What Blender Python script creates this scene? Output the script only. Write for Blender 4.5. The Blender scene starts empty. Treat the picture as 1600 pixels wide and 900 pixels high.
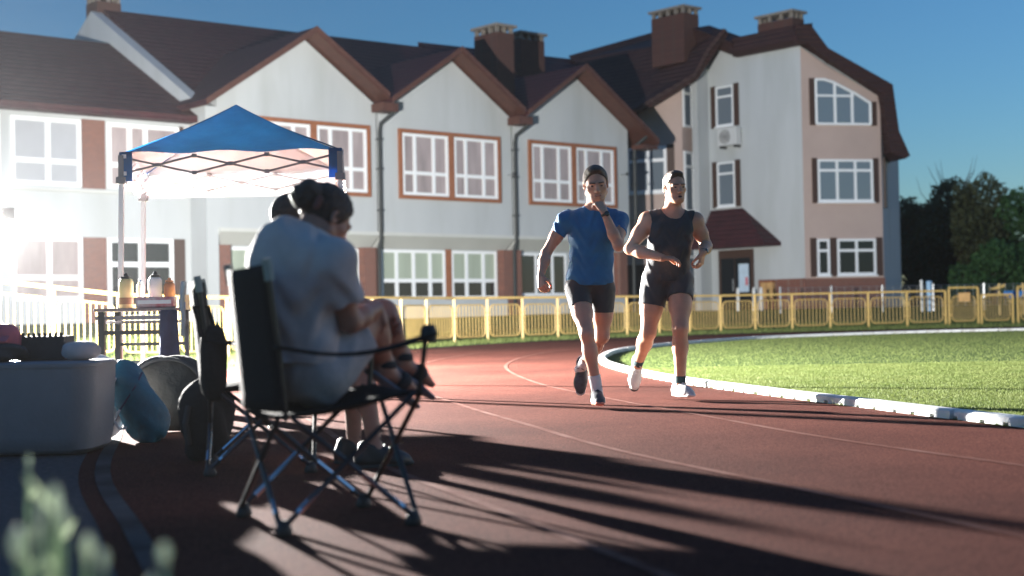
import bpy, bmesh, math, random
import numpy as np
from mathutils import Vector, Matrix
from mathutils.geometry import tessellate_polygon

random.seed(7)
rng = np.random.default_rng(7)
SC = bpy.context.scene
COL = SC.collection
R = math.radians

# ------------------------------------------------------------------ camera model
FPX = 50 / 36 * 1600
CAM = np.array([0.0, 0.0, 0.7])
_p = math.atan(38 / FPX)
_q = R(1.1)
_f = np.array([0, math.cos(_p), math.sin(_p)])
_u0 = np.array([0, -math.sin(_p), math.cos(_p)])
_r0 = np.array([1.0, 0, 0])
_u = math.cos(_q) * _u0 + math.sin(_q) * _r0
_r = math.cos(_q) * _r0 - math.sin(_q) * _u0


def ray(x, y):
    return _f + _r * (x - 800) / FPX - _u * (y - 450) / FPX


def at(x, y, Y):
    """survey point: direction (x, y) of the photograph at the distance Y"""
    d = ray(x, y)
    return Vector(CAM + d * Y / d[1])


def gr(x, y, z=0.0):
    d = ray(x, y)
    return Vector(CAM + d * (z - CAM[2]) / d[2])


# ------------------------------------------------------------------ objects
def tag(o, label=None, cat=None, group=None, kind=None):
    if label: o['label'] = label
    if cat: o['category'] = cat
    if group: o['group'] = group
    if kind: o['kind'] = kind
    return o


def empty(name, loc, label=None, cat=None, group=None, rz=0.0):
    o = bpy.data.objects.new(name, None)
    o.empty_display_size = 0.1
    o.location = loc
    o.rotation_euler = (0, 0, rz)
    COL.objects.link(o)
    return tag(o, label, cat, group)


def origin_of(o):
    v = Vector((0, 0, 0))
    while o is not None:
        v += o.location
        o = o.parent
    return v


def mesh_np(name, V, polys, sizes, mat, parent=None, smooth=False, base=None):
    """V (n,3) world vertices, polys flat vertex indices, sizes loops per polygon"""
    V = np.asarray(V, dtype=np.float32)
    off = np.array(origin_of(parent) if parent is not None else (base if base is not None else (0, 0, 0)), dtype=np.float32)
    V = V - off
    polys = np.asarray(polys, dtype=np.int32).ravel()
    sizes = np.asarray(sizes, dtype=np.int32).ravel()
    me = bpy.data.meshes.new(name)
    me.vertices.add(len(V)); me.vertices.foreach_set('co', V.ravel())
    me.loops.add(len(polys)); me.loops.foreach_set('vertex_index', polys)
    st = np.concatenate([[0], np.cumsum(sizes)[:-1]]).astype(np.int32)
    me.polygons.add(len(sizes)); me.polygons.foreach_set('loop_start', st)
    try: me.polygons.foreach_set('loop_total', sizes)
    except Exception: pass
    me.polygons.foreach_set('use_smooth', np.full(len(sizes), bool(smooth)))
    me.update(calc_edges=True)
    me.validate()
    for m in (mat if isinstance(mat, (list, tuple)) else [mat]): me.materials.append(m)
    o = bpy.data.objects.new(name, me)
    COL.objects.link(o)
    if parent is not None: o.parent = parent
    elif base is not None: o.location = base
    return o


class MB:
    def __init__(s):
        s.v = []; s.f = []

    def add(s, vs, fs):
        b = len(s.v)
        s.v += [tuple(v) for v in vs]
        s.f += [tuple(i + b for i in f) for f in fs]
        return s

    def box(s, x0, y0, z0, x1, y1, z1, M=None):
        vs = [Vector((x, y, z)) for x in (x0, x1) for y in (y0, y1) for z in (z0, z1)]
        if M is not None: vs = [M @ v for v in vs]
        return s.add(vs, [(0, 1, 3, 2), (4, 6, 7, 5), (0, 4, 5, 1), (2, 3, 7, 6), (0, 2, 6, 4), (1, 5, 7, 3)])

    def poly(s, pts):
        return s.add(pts, [tuple(range(len(pts)))])

    def prism(s, pts, vec):
        """closed polygon pts extruded by vec"""
        n = len(pts); vec = Vector(vec); pts = [Vector(p) for p in pts]
        return s.add(pts + [p + vec for p in pts],
                     [tuple(range(n - 1, -1, -1)), tuple(range(n, 2 * n))] + [(i, (i + 1) % n, (i + 1) % n + n, i + n) for i in range(n)])

    def tube(s, pts, r, n=8, sq=False, closed=False):
        pts = [Vector(p) for p in pts]; m = len(pts)
        rr = r if isinstance(r, (list, tuple)) else [r] * m
        up = None; vs = []
        for i, p in enumerate(pts):
            a = pts[(i - 1) % m] if (closed or i > 0) else p
            b = pts[(i + 1) % m] if (closed or i < m - 1) else p
            t = (b - a).normalized()
            if up is None:
                up = Vector((0, 0, 1)) if abs(t.z) < .9 else Vector((1, 0, 0))
            x = t.cross(up).normalized(); y = x.cross(t).normalized(); up = y
            k = n if not sq else 4
            for j in range(k):
                an = 2 * math.pi * j / k + (math.pi / 4 if sq else 0)
                vs.append(p + (x * math.cos(an) + y * math.sin(an)) * rr[i] * (1.414 if sq else 1))
        k = n if not sq else 4
        fs = []
        for i in range(m if closed else m - 1):
            i2 = (i + 1) % m
            for j in range(k):
                fs.append((i * k + j, i * k + (j + 1) % k, i2 * k + (j + 1) % k, i2 * k + j))
        if not closed:
            fs += [tuple(range(k - 1, -1, -1)), tuple(range((m - 1) * k, m * k))]
        return s.add(vs, fs)

    def lathe(s, prof, n=16, o=(0, 0, 0), M=None):
        vs = []; o = Vector(o); m = len(prof)
        for r, z in prof:
            for j in range(n):
                a = 2 * math.pi * j / n
                v = Vector((r * math.cos(a), r * math.sin(a), z))
                if M is not None: v = M @ v
                vs.append(v + o)
        fs = [(i * n + j, i * n + (j + 1) % n, (i + 1) * n + (j + 1) % n, (i + 1) * n + j) for i in range(m - 1) for j in range(n)]
        fs += [tuple(range(n - 1, -1, -1)), tuple(range((m - 1) * n, m * n))]
        return s.add(vs, fs)

    def build(s, name, mat, parent=None, smooth=False, base=None, bevel=0, seg=2):
        off = origin_of(parent) if parent is not None else (Vector(base) if base is not None else Vector((0, 0, 0)))
        me = bpy.data.meshes.new(name)
        me.from_pydata([tuple(Vector(v) - off) for v in s.v], [], s.f)
        me.validate()
        bm = bmesh.new(); bm.from_mesh(me)
        bmesh.ops.recalc_face_normals(bm, faces=bm.faces)
        bm.to_mesh(me); bm.free()
        for m in (mat if isinstance(mat, (list, tuple)) else [mat]): me.materials.append(m)
        o = bpy.data.objects.new(name, me)
        COL.objects.link(o)
        if parent is not None: o.parent = parent
        elif base is not None: o.location = base
        if smooth:
            me.polygons.foreach_set('use_smooth', [True] * len(me.polygons))
            if smooth == 'auto':
                md = o.modifiers.new('edges', 'EDGE_SPLIT'); md.split_angle = R(40)
        if bevel:
            md = o.modifiers.new('bevel', 'BEVEL'); md.width = bevel; md.segments = seg; md.limit_method = 'ANGLE'; md.angle_limit = R(40)
        return o


def copy_tree(o, parent=None):
    c = o.copy(); COL.objects.link(c)
    if parent is not None: c.parent = parent
    for ch in list(o.children): copy_tree(ch, c)
    return c


# ------------------------------------------------------------------ materials
def mat(name, col, rough=.6, metal=0.0, spec=.5, var=.0, vscale=6.0, bump=0.0, bscale=40.0, col2=None, coat=0.0, sheen=0.0, sss=0.0, stretch=None, detail=6, trans=0.0, dark=None, dscale=1.0):
    m = bpy.data.materials.new(name); m.use_nodes = True
    nt = m.node_tree; N = nt.nodes; L = nt.links
    b = N['Principled BSDF']
    b.inputs['Roughness'].default_value = rough
    b.inputs['Metallic'].default_value = metal
    b.inputs['Specular IOR Level'].default_value = spec
    b.inputs['Coat Weight'].default_value = coat
    b.inputs['Sheen Weight'].default_value = sheen
    if sss:
        b.inputs['Subsurface Weight'].default_value = sss
        b.inputs['Subsurface Radius'].default_value = (.012, .005, .003)
        b.inputs['Subsurface Scale'].default_value = 1.0
    b.inputs['Base Color'].default_value = (*col, 1)
    tc = N.new('ShaderNodeTexCoord'); src = tc.outputs['Object']
    if stretch:
        mp = N.new('ShaderNodeMapping'); mp.inputs['Scale'].default_value = stretch
        L.new(src, mp.inputs['Vector']); src = mp.outputs['Vector']
    if var or col2:
        nz = N.new('ShaderNodeTexNoise'); nz.inputs['Scale'].default_value = vscale; nz.inputs['Detail'].default_value = detail
        nz.inputs['Roughness'].default_value = .62
        L.new(src, nz.inputs['Vector'])
        rp = N.new('ShaderNodeValToRGB')
        rp.color_ramp.elements[0].position = .32; rp.color_ramp.elements[1].position = .68
        c2 = col2 if col2 else tuple(min(1, c * (1 + var)) for c in col)
        c1 = col if col2 else tuple(c * (1 - var) for c in col)
        rp.color_ramp.elements[0].color = (*c1, 1); rp.color_ramp.elements[1].color = (*c2, 1)
        L.new(nz.outputs['Fac'], rp.inputs['Fac'])
        out = rp.outputs['Color']
        if dark:
            n2 = N.new('ShaderNodeTexNoise'); n2.inputs['Scale'].default_value = dscale; n2.inputs['Detail'].default_value = 8
            L.new(src, n2.inputs['Vector'])
            r2 = N.new('ShaderNodeValToRGB'); r2.color_ramp.elements[0].position = .5; r2.color_ramp.elements[1].position = .75
            r2.color_ramp.elements[0].color = (0, 0, 0, 1); r2.color_ramp.elements[1].color = (1, 1, 1, 1)
            L.new(n2.outputs['Fac'], r2.inputs['Fac'])
            mx = N.new('ShaderNodeMixRGB'); L.new(r2.outputs['Color'], mx.inputs['Fac'])
            L.new(out, mx.inputs['Color1']); mx.inputs['Color2'].default_value = (*dark, 1)
            out = mx.outputs['Color']
        L.new(out, b.inputs['Base Color'])
    if bump:
        nb = N.new('ShaderNodeTexNoise'); nb.inputs['Scale'].default_value = bscale; nb.inputs['Detail'].default_value = 4
        L.new(src, nb.inputs['Vector'])
        bp = N.new('ShaderNodeBump'); bp.inputs['Strength'].default_value = bump; bp.inputs['Distance'].default_value = .02
        L.new(nb.outputs['Fac'], bp.inputs['Height']); L.new(bp.outputs['Normal'], b.inputs['Normal'])
    if trans:
        tr = N.new('ShaderNodeBsdfTranslucent'); mx = N.new('ShaderNodeMixShader'); mx.inputs['Fac'].default_value = trans
        if b.inputs['Base Color'].is_linked: L.new(b.inputs['Base Color'].links[0].from_socket, tr.inputs['Color'])
        else: tr.inputs['Color'].default_value = (*col, 1)
        L.new(b.outputs['BSDF'], mx.inputs[1]); L.new(tr.outputs['BSDF'], mx.inputs[2])
        L.new(mx.outputs['Shader'], N['Material Output'].inputs['Surface'])
    return m


def brick_mat(name, c1, c2, mortar, scale=1.0, rough=.85):
    m = mat(name, c1, rough)
    nt = m.node_tree; N = nt.nodes; L = nt.links
    tc = N.new('ShaderNodeTexCoord')
    # wrap the courses round any upright face: u = x + y, v = z
    sp = N.new('ShaderNodeSeparateXYZ'); L.new(tc.outputs['Object'], sp.inputs[0])
    ad = N.new('ShaderNodeMath'); L.new(sp.outputs['X'], ad.inputs[0]); L.new(sp.outputs['Y'], ad.inputs[1])
    cb = N.new('ShaderNodeCombineXYZ'); L.new(ad.outputs[0], cb.inputs['X']); L.new(sp.outputs['Z'], cb.inputs['Y'])
    br = N.new('ShaderNodeTexBrick'); br.inputs['Scale'].default_value = 4.0 * scale
    br.inputs['Color1'].default_value = (*c1, 1); br.inputs['Color2'].default_value = (*c2, 1); br.inputs['Mortar'].default_value = (*mortar, 1)
    br.inputs['Mortar Size'].default_value = .02
    L.new(cb.outputs[0], br.inputs['Vector'])
    L.new(br.outputs['Color'], N['Principled BSDF'].inputs['Base Color'])
    bp = N.new('ShaderNodeBump'); bp.inputs['Strength'].default_value = .5; bp.inputs['Distance'].default_value = .01; bp.invert = True
    L.new(br.outputs['Fac'], bp.inputs['Height']); L.new(bp.outputs['Normal'], N['Principled BSDF'].inputs['Normal'])
    return m


def roof_mat(name, c1, c2):
    m = mat(name, c1, .7, var=.3, vscale=2.5, col2=c2, spec=.3)
    nt = m.node_tree; N = nt.nodes; L = nt.links
    tc = N.new('ShaderNodeTexCoord')
    w = N.new('ShaderNodeTexWave'); w.wave_type = 'BANDS'; w.bands_direction = 'Z'; w.inputs['Scale'].default_value = 1.6
    w.inputs['Distortion'].default_value = .3
    L.new(tc.outputs['Object'], w.inputs['Vector'])
    bp = N.new('ShaderNodeBump'); bp.inputs['Strength'].default_value = .6; bp.inputs['Distance'].default_value = .05
    L.new(w.outputs['Fac'], bp.inputs['Height']); L.new(bp.outputs['Normal'], N['Principled BSDF'].inputs['Normal'])
    return m


M = {}
M['grass'] = mat('grass ground', (.045, .085, .018), .95, var=.35, vscale=1.3, spec=.2, bump=.6, bscale=60, col2=(.085, .13, .03))
M['blade'] = mat('grass blades', (.125, .17, .045), .6, var=.4, vscale=2, spec=.2, col2=(.185, .22, .07), trans=.35)
M['asphalt'] = mat('asphalt', (.1, .095, .1), .9, var=.3, vscale=30, bump=.4, bscale=200, spec=.1)
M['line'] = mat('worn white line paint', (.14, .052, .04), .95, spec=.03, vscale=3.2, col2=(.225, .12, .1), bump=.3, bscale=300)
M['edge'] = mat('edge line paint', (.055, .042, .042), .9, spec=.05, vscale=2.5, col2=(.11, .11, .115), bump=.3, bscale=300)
M['kerb'] = mat('white kerb plastic', (.8, .8, .79), .45, var=.06, vscale=8, dark=(.5, .48, .45), dscale=5)
M['black'] = mat('black plastic', (.015, .015, .016), .5)
M['white_wall'] = mat('white render', (.44, .465, .48), .9, var=.05, vscale=.8, spec=.2, bump=.15, bscale=120, stretch=(1.1, 1.1, .22), dark=(.385, .405, .41), dscale=1.0)
M['cream'] = mat('cream render', (.5, .51, .49), .9, var=.05, vscale=.8, spec=.2)
M['pink'] = mat('pink render', (.45, .35, .315), .9, var=.05, vscale=.9, spec=.2, bump=.15, bscale=120)
M['roof'] = roof_mat('red brown roof tiles', (.036, .0115, .016), (.058, .015, .02))
M['roof_dark'] = roof_mat('dark brown roof tiles', (.03, .016, .016), (.045, .02, .02))
M['verge'] = mat('brown verge boards', (.075, .028, .02), .6, var=.2, vscale=4)
M['wood'] = mat('brown window surround', (.27, .1, .045), .6, var=.15, vscale=5)
M['pipe'] = mat('dark drainpipe', (.025, .03, .032), .5)
M['brick'] = brick_mat('brown brick', (.2, .07, .045), (.15, .055, .04), (.2, .15, .13))
M['chimney'] = brick_mat('chimney brick', (.08, .03, .023), (.06, .024, .02), (.06, .042, .036))
M['concrete'] = mat('grey concrete cap', (.2, .18, .16), .9, var=.2, vscale=6)
M['frame'] = mat('white window frame', (.8, .82, .84), .4)
M['shutter'] = mat('dark brown shutter', (.055, .028, .02), .6)
M['pane_curtain'] = mat('pane over a pale curtain', (.33, .27, .27), .5, spec=.5, coat=.6, var=.25, vscale=.8, stretch=(2.5, 2.5, .5))
M['pane_white'] = mat('pane over a white blind', (.36, .37, .4), .5, coat=.6, var=.05, vscale=2)
M['pane_dark'] = mat('dark window pane', (.012, .014, .016), .12, spec=.8)
M['pane_sky'] = mat('window pane with painted sky reflection', (.15, .185, .22), .08, spec=.9, coat=1.0)  # pale blue base colour stands in for the reflected sky
M['blind'] = mat('pale green blind', (.33, .38, .31), .6, coat=.5, var=.12, vscale=1.0, stretch=(3, 3, .2))
M['yellow'] = mat('yellow fence paint', (.52, .355, .12), .5, var=.12, vscale=10)
M['galv'] = mat('galvanised steel', (.45, .46, .47), .4, metal=.8)
M['whitepost'] = mat('white post paint', (.7, .7, .68), .5)
M['silverbox'] = mat('grey painted metal', (.55, .56, .56), .45)
M['oak'] = mat('light wood', (.5, .3, .12), .6, var=.2, vscale=8)
M['bark'] = mat('dark bark', (.06, .045, .035), .9, var=.3, vscale=6, bump=.6, bscale=20)
M['leaf_dark'] = mat('dark leaves', (.03, .06, .03), .6, vscale=.8, col2=(.06, .105, .045), trans=.25, spec=.3)
M['leaf_green'] = mat('green leaves', (.035, .1, .035), .6, vscale=.8, col2=(.07, .165, .048), trans=.3, spec=.3)
M['leaf_olive'] = mat('olive brown leaves', (.055, .07, .03), .6, vscale=.8, col2=(.09, .105, .045), trans=.25, spec=.3)
M['canopy'] = mat('blue canopy fabric', (.01, .11, .3), .7, var=.2, vscale=3, trans=.4, bump=.3, bscale=9, sheen=.2)
M['lining'] = mat('silver canopy lining', (.66, .65, .66), .55, var=.05, vscale=4, trans=.35, bump=.4, bscale=8)
M['tentpole'] = mat('white tent pole', (.75, .75, .76), .35, metal=.3)
M['truss'] = mat('grey steel truss', (.22, .2, .21), .4, metal=.5)
M['chairfab'] = mat('black chair fabric', (.012, .013, .015), .85, var=.2, vscale=60, bump=.3, bscale=400, spec=.2)
M['tube'] = mat('black steel tube', (.02, .021, .023), .28, metal=.3, spec=.7)
M['bright'] = mat('bare steel tube', (.75, .76, .78), .22, metal=1.0)
M['greysleeve'] = mat('grey green plastic', (.25, .31, .28), .45)
M['tub'] = mat('pale grey plastic tub', (.19, .2, .22), .5, var=.06, vscale=6, bump=.1, bscale=60)
M['teal'] = mat('teal bag fabric', (.006, .11, .17), .6, var=.25, vscale=7, bump=.5, bscale=14)
M['darkbag'] = mat('dark olive bag fabric', (.035, .032, .028), .8, var=.3, vscale=9, bump=.6, bscale=18)
M['navy'] = mat('navy cloth', (.03, .035, .085), .85, var=.2, vscale=9, bump=.5, bscale=20)
M['pinkcap'] = mat('pink cloth', (.55, .13, .16), .8, var=.1, vscale=9)
M['redpack'] = mat('red and white packet', (.6, .55, .55), .5, vscale=9, col2=(.5, .08, .1))
M['milk'] = mat('white bottle plastic', (.75, .75, .74), .4)
M['yellowbottle'] = mat('yellow bottle plastic', (.75, .6, .28), .4)
M['orangebottle'] = mat('orange brown bottle plastic', (.5, .22, .1), .4)
M['brownlabel'] = mat('brown bottle label', (.3, .16, .08), .5)
M['plant'] = mat('pale green weed', (.46, .55, .36), .7, var=.2, vscale=20, trans=.3)
M['plantbud'] = mat('pale flower bud', (.75, .8, .66), .7, var=.15, vscale=30, trans=.3)
M['plastic_blue'] = mat('blue plastic', (.03, .16, .42), .5)
M['poster'] = mat('pale blue poster', (.5, .62, .75), .5, var=.1, vscale=3)
M['skin'] = mat('tanned skin', (.58, .3, .19), .5, var=.08, vscale=14, sss=.12, bump=.06, bscale=160)
M['skin2'] = mat('fair skin', (.6, .32, .21), .5, var=.08, vscale=14, sss=.12, bump=.06, bscale=160)
M['skin3'] = mat('brown sunned skin', (.4, .19, .13), .5, var=.08, vscale=14, sss=.1)
M['lip'] = mat('lips', (.32, .1, .08), .45)
M['mouth'] = mat('open mouth', (.07, .02, .02), .5)
M['eye'] = mat('eyes', (.05, .035, .03), .15)
M['hair'] = mat('dark brown hair', (.075, .045, .028), .5, var=.4, vscale=30, bump=.8, bscale=120, stretch=(1, 1, .4))
M['hairdk'] = mat('very dark hair', (.065, .038, .028), .55, var=.4, vscale=30, bump=.8, bscale=100)
M['bluetee'] = mat('royal blue sports fabric', (.004, .14, .33), .75, var=.14, vscale=7, sheen=.2, bump=.5, bscale=11)
M['tank'] = mat('charcoal sports fabric', (.026, .029, .036), .75, var=.15, vscale=7, sheen=.15, bump=.5, bscale=11)
M['tight'] = mat('dark grey tights fabric', (.032, .031, .034), .6, var=.1, vscale=12, sheen=.2)
M['greytee'] = mat('grey marl fabric', (.52, .45, .44), .9, var=.1, vscale=8, sheen=.2, bump=.55, bscale=9)
M['greyshort'] = mat('grey shorts fabric', (.42, .38, .38), .9, var=.1, vscale=30, bump=.2, bscale=100)
M['darkcloth'] = mat('dark grey clothing', (.035, .036, .04), .85, var=.2, vscale=12)
M['sockw'] = mat('white sock', (.78, .77, .75), .85, bump=.3, bscale=200)
M['sockd'] = mat('dark teal sock', (.02, .06, .065), .85, bump=.3, bscale=200)
M['shoed'] = mat('charcoal running shoe', (.055, .058, .068), .6, var=.4, vscale=25)
M['shoew'] = mat('pale grey running shoe', (.62, .61, .58), .6, var=.1, vscale=20)
M['solew'] = mat('white foam sole', (.75, .72, .68), .6)
M['soleo'] = mat('orange rubber sole', (.75, .22, .13), .6)
M['soled'] = mat('dark rubber sole', (.03, .032, .035), .7)
M['sandal'] = mat('blue grey sandal', (.1, .15, .22), .6)
M['hairtie'] = mat('dusky pink hair tie', (.16, .06, .05), .8)
M['wood_table'] = mat('grey brown table board', (.28, .22, .2), .6, var=.1, vscale=10)

# rubber track: red granules, paler and redder where it is worn
m = mat('red rubber track', (.105, .039, .031), .95, vscale=.5, col2=(.17, .062, .047), dark=(.075, .033, .028), dscale=.23, spec=.03, bump=.7, bscale=260)
nt = m.node_tree; b = nt.nodes['Principled BSDF']; src = b.inputs['Base Color'].links[0].from_socket
vz = nt.nodes.new('ShaderNodeTexNoise'); vz.inputs['Scale'].default_value = 140; vz.inputs['Detail'].default_value = 2
tc = nt.nodes.new('ShaderNodeTexCoord'); nt.links.new(tc.outputs['Object'], vz.inputs['Vector'])
rp = nt.nodes.new('ShaderNodeValToRGB'); rp.color_ramp.elements[0].position = .36; rp.color_ramp.elements[0].color = (.45, .45, .45, 1)
rp.color_ramp.elements[1].position = .66; rp.color_ramp.elements[1].color = (1.35, 1.35, 1.35, 1)
nt.links.new(vz.outputs['Fac'], rp.inputs['Fac'])
mu = nt.nodes.new('ShaderNodeMixRGB'); mu.blend_type = 'MULTIPLY'; mu.inputs['Fac'].default_value = 1
nt.links.new(src, mu.inputs['Color1']); nt.links.new(rp.outputs['Color'], mu.inputs['Color2'])
nt.links.new(mu.outputs['Color'], b.inputs['Base Color'])
M['track'] = m

em = bpy.data.materials.new('floodlight glass'); em.use_nodes = True
e = em.node_tree.nodes.new('ShaderNodeEmission'); e.inputs['Strength'].default_value = 60; e.inputs['Color'].default_value = (1, .97, .93, 1)
em.node_tree.links.new(e.outputs['Emission'], em.node_tree.nodes['Material Output'].inputs['Surface'])
M['lamp'] = em
# ------------------------------------------------------------------ kerb curve, track, terrain
KP = [(9.6, -12), (7.6, -6), (5.85, -1), (4.75, 2.3), (3.92, 4.7), (3.33, 6.4), (2.83, 7.82), (2.44, 9.4), (1.98, 11.3), (1.42, 14.2), (1.12, 18.4), (1.45, 22.4), (2.25, 25.6), (3.9, 29.3), (5.95, 32.3), (9.4, 34.7), (12.8, 35.6), (18, 36.2), (26, 36.6), (40, 36.8)]


def catmull(P, step=.25):
    P = np.array(P, float); out = []
    Q = np.vstack([2 * P[0] - P[1], P, 2 * P[-1] - P[-2]])
    for i in range(1, len(Q) - 2):
        a, b, c, d = Q[i - 1], Q[i], Q[i + 1], Q[i + 2]
        n = max(4, int(np.linalg.norm(c - b) / .1))
        for t in np.arange(n) / n:
            out.append(.5 * ((2 * b) + (c - a) * t + (2 * a - 5 * b + 4 * c - d) * t * t + (3 * b - a - 3 * c + d) * t ** 3))
    out.append(Q[-2]); out = np.array(out)
    s = np.concatenate([[0], np.cumsum(np.linalg.norm(np.diff(out, axis=0), axis=1))])
    n = max(2, int(round(s[-1] / step)))
    u = np.linspace(0, s[-1], n + 1)
    return np.stack([np.interp(u, s, out[:, k]) for k in range(out.shape[1])], 1)


KC = catmull(KP)
KT = np.gradient(KC, axis=0); KT /= np.linalg.norm(KT, axis=1)[:, None]
KN = np.stack([-KT[:, 1], KT[:, 0]], 1)      # points to the outside of the oval


def off(d):
    return KC + KN * d


def kdist(x, y):
    x = np.atleast_1d(np.asarray(x, float)).ravel(); y = np.atleast_1d(np.asarray(y, float)).ravel()
    out = np.zeros(len(x)); P = KC[::2]; Nn = KN[::2]
    for i in range(0, len(x), 4000):
        dx = x[i:i + 4000, None] - P[None, :, 0]; dy = y[i:i + 4000, None] - P[None, :, 1]
        d2 = dx * dx + dy * dy; j = d2.argmin(1); k = np.arange(len(j))
        sgn = np.sign(dx[k, j] * Nn[j, 0] + dy[k, j] * Nn[j, 1])
        out[i:i + 4000] = np.sqrt(d2[k, j]) * sgn
    return out


def sst(a, b, v):
    t = np.clip((v - a) / (b - a), 0, 1); return t * t * (3 - 2 * t)


def ground_z(x, y):
    d = kdist(x, y); x = np.atleast_1d(x).ravel(); y = np.atleast_1d(y).ravel()
    z = np.minimum(.62, .05 * np.maximum(0, d - 7.6)) * sst(14, 24, y)
    z = np.maximum(z, .3 * sst(7.4, 9.6, d) * sst(-3.5, -7, x) * sst(12, 19, y))
    return z


gx = np.concatenate([[-900, -400, -200, -110, -70, -48], np.arange(-36, 44, .8), [48, 60, 80, 120, 220, 450, 900]])
gy = np.concatenate([[-300, -120, -60, -30], np.arange(-16, 66, .8), [70, 80, 100, 140, 220, 400, 800, 1500]])
GX, GY = np.meshgrid(gx, gy, indexing='ij')
GZ = ground_z(GX, GY).reshape(GX.shape)
V = np.stack([GX, GY, GZ], -1).reshape(-1, 3)
nx, ny = GX.shape
i, j = np.meshgrid(np.arange(nx - 1), np.arange(ny - 1), indexing='ij')
q = np.stack([i * ny + j, (i + 1) * ny + j, (i + 1) * ny + j + 1, i * ny + j + 1], -1).reshape(-1)
g = mesh_np('ground', V, q, np.full(len(q) // 4, 4), M['grass'], smooth=True)
tag(g, 'grass ground around the running track', 'ground', kind='structure')


def strip(name, d0, d1, z, material, i0=0, i1=None, label=None, cat=None):
    a = off(d0)[i0:i1]; b = off(d1)[i0:i1]; n = len(a)
    V = np.concatenate([np.c_[a, np.full(n, z)], np.c_[b, np.full(n, z)]])
    k = np.arange(n - 1)
    q = np.stack([k, k + 1, k + 1 + n, k + n], 1)
    o = mesh_np(name, V, q, np.full(n - 1, 4), material)
    return tag(o, label, cat, kind='structure')


strip('running_track', 0.0, 5.0, .004, M['track'], label='red rubber running track curving round the green infield', cat='track')
near = int(np.argmin(np.abs(KC[:, 1] - 18.5)))
strip('asphalt_apron', 5.0, 8.6, .003, M['asphalt'], 0, near, 'dark asphalt apron outside the running track', 'pavement')
for d in (1.22, 2.44, 3.66):
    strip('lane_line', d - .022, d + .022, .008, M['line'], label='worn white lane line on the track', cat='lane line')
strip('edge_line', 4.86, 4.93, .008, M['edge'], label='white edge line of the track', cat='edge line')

# ---- kerb of white plastic lengths, a metre each, standing on small feet
SEG = 4
first = int(np.argmin(np.abs(KC[:, 1] - 3.0)))
kc = 0
for s in range(first, len(KC) - SEG - 1, SEG):
    a = KC[s:s + SEG + 1].copy(); nn = KN[s:s + SEG + 1]
    if a[0][0] > 22: break
    L_ = np.linalg.norm(a[-1] - a[0]); tdir = (a[-1] - a[0]) / L_
    a[0] += tdir * .012; a[-1] -= tdir * .012
    jit = rng.uniform(-.006, .006)
    prof = [(-.05, .024), (-.05, .05), (-.038, .062), (.038, .062), (.05, .05), (.05, .024)]
    mb = MB(); vs = []; k = len(prof)
    for c, nv in zip(a, nn):
        for (w, z) in prof:
            vs.append((c[0] - nv[0] * (w + .06 + jit), c[1] - nv[1] * (w + .06 + jit), z))
    fs = [(r_ * k + j_, r_ * k + (j_ + 1) % k, (r_ + 1) * k + (j_ + 1) % k, (r_ + 1) * k + j_) for r_ in range(SEG) for j_ in range(k)]
    fs += [tuple(range(k - 1, -1, -1)), tuple(range(SEG * k, SEG * k + k))]
    mb.add(vs, fs)
    for f_ in (.04, .28, .52, .76, .93):      # feet, the dark gaps between them let the rain run off
        p = a[0] + (a[-1] - a[0]) * f_; nv = nn[SEG // 2]
        ang = math.atan2(tdir[1], tdir[0])
        Mx = Matrix.Translation((p[0] - nv[0] * (.06 + jit), p[1] - nv[1] * (.06 + jit), .004)) @ Matrix.Rotation(ang, 4, 'Z')
        mb.box(-.03, -.05, 0, .15 if f_ < .9 else .03, .05, .0205, Mx)
    o = mb.build('kerb_segment', M['kerb'], base=(a[0][0], a[0][1], 0))
    tag(o, 'white plastic kerb length along the inside edge of the track', 'kerb', 'white kerb lengths around the infield')
    kc += 1


# ---- grass blades
def blades(name, pts, h0, h1, w, material, label, cat):
    n = len(pts)
    an = rng.uniform(0, 2 * math.pi, n); h = rng.uniform(h0, h1, n)
    lean = rng.normal(0, .45, (n, 2)) * h[:, None]
    dx = np.cos(an) * w; dy = np.sin(an) * w
    z = pts[:, 2]
    A = np.c_[pts[:, 0] - dx, pts[:, 1] - dy, z]; B = np.c_[pts[:, 0] + dx, pts[:, 1] + dy, z]
    C = np.c_[pts[:, 0] + lean[:, 0], pts[:, 1] + lean[:, 1], z + h]
    V = np.concatenate([A, B, C]); k = np.arange(n)
    o = mesh_np(name, V, np.stack([k, k + n, k + 2 * n], 1), np.full(n, 3), material)
    return tag(o, label, cat, kind='stuff')


def scatter(n, x0, x1, y0, y1, test, dens=None):
    x = rng.uniform(x0, x1, n); y = rng.uniform(y0, y1, n)
    if dens is not None:
        k = rng.uniform(0, 1, n) < dens(x, y); x = x[k]; y = y[k]
    k = test(kdist(x, y), x, y); x = x[k]; y = y[k]
    return np.c_[x, y, ground_z(x, y)]


inf = np.concatenate([
    scatter(420000, 1, 9, 7, 17, lambda d, x, y: (d < -.15) & (x < y * .42 + .5)),
    scatter(200000, 1, 18, 17, 36, lambda d, x, y: (d < -.15) & (x < y * .42 + .5))])
blades('infield_grass', inf, .008, .02, .0035, M['blade'], 'bright mown green grass of the infield', 'grass')
vg = scatter(190000, -14, 20, 15, 47, lambda d, x, y: (d > np.where(y < 21.5 + .25 * x, 9.0, 5.1)) & (d < 11) & (np.abs(x) < y * .42 + 1))
blades('verge_grass', vg, .03, .12, .008, M['blade'], 'rough green grass along the foot of the yellow fence', 'grass')
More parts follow.
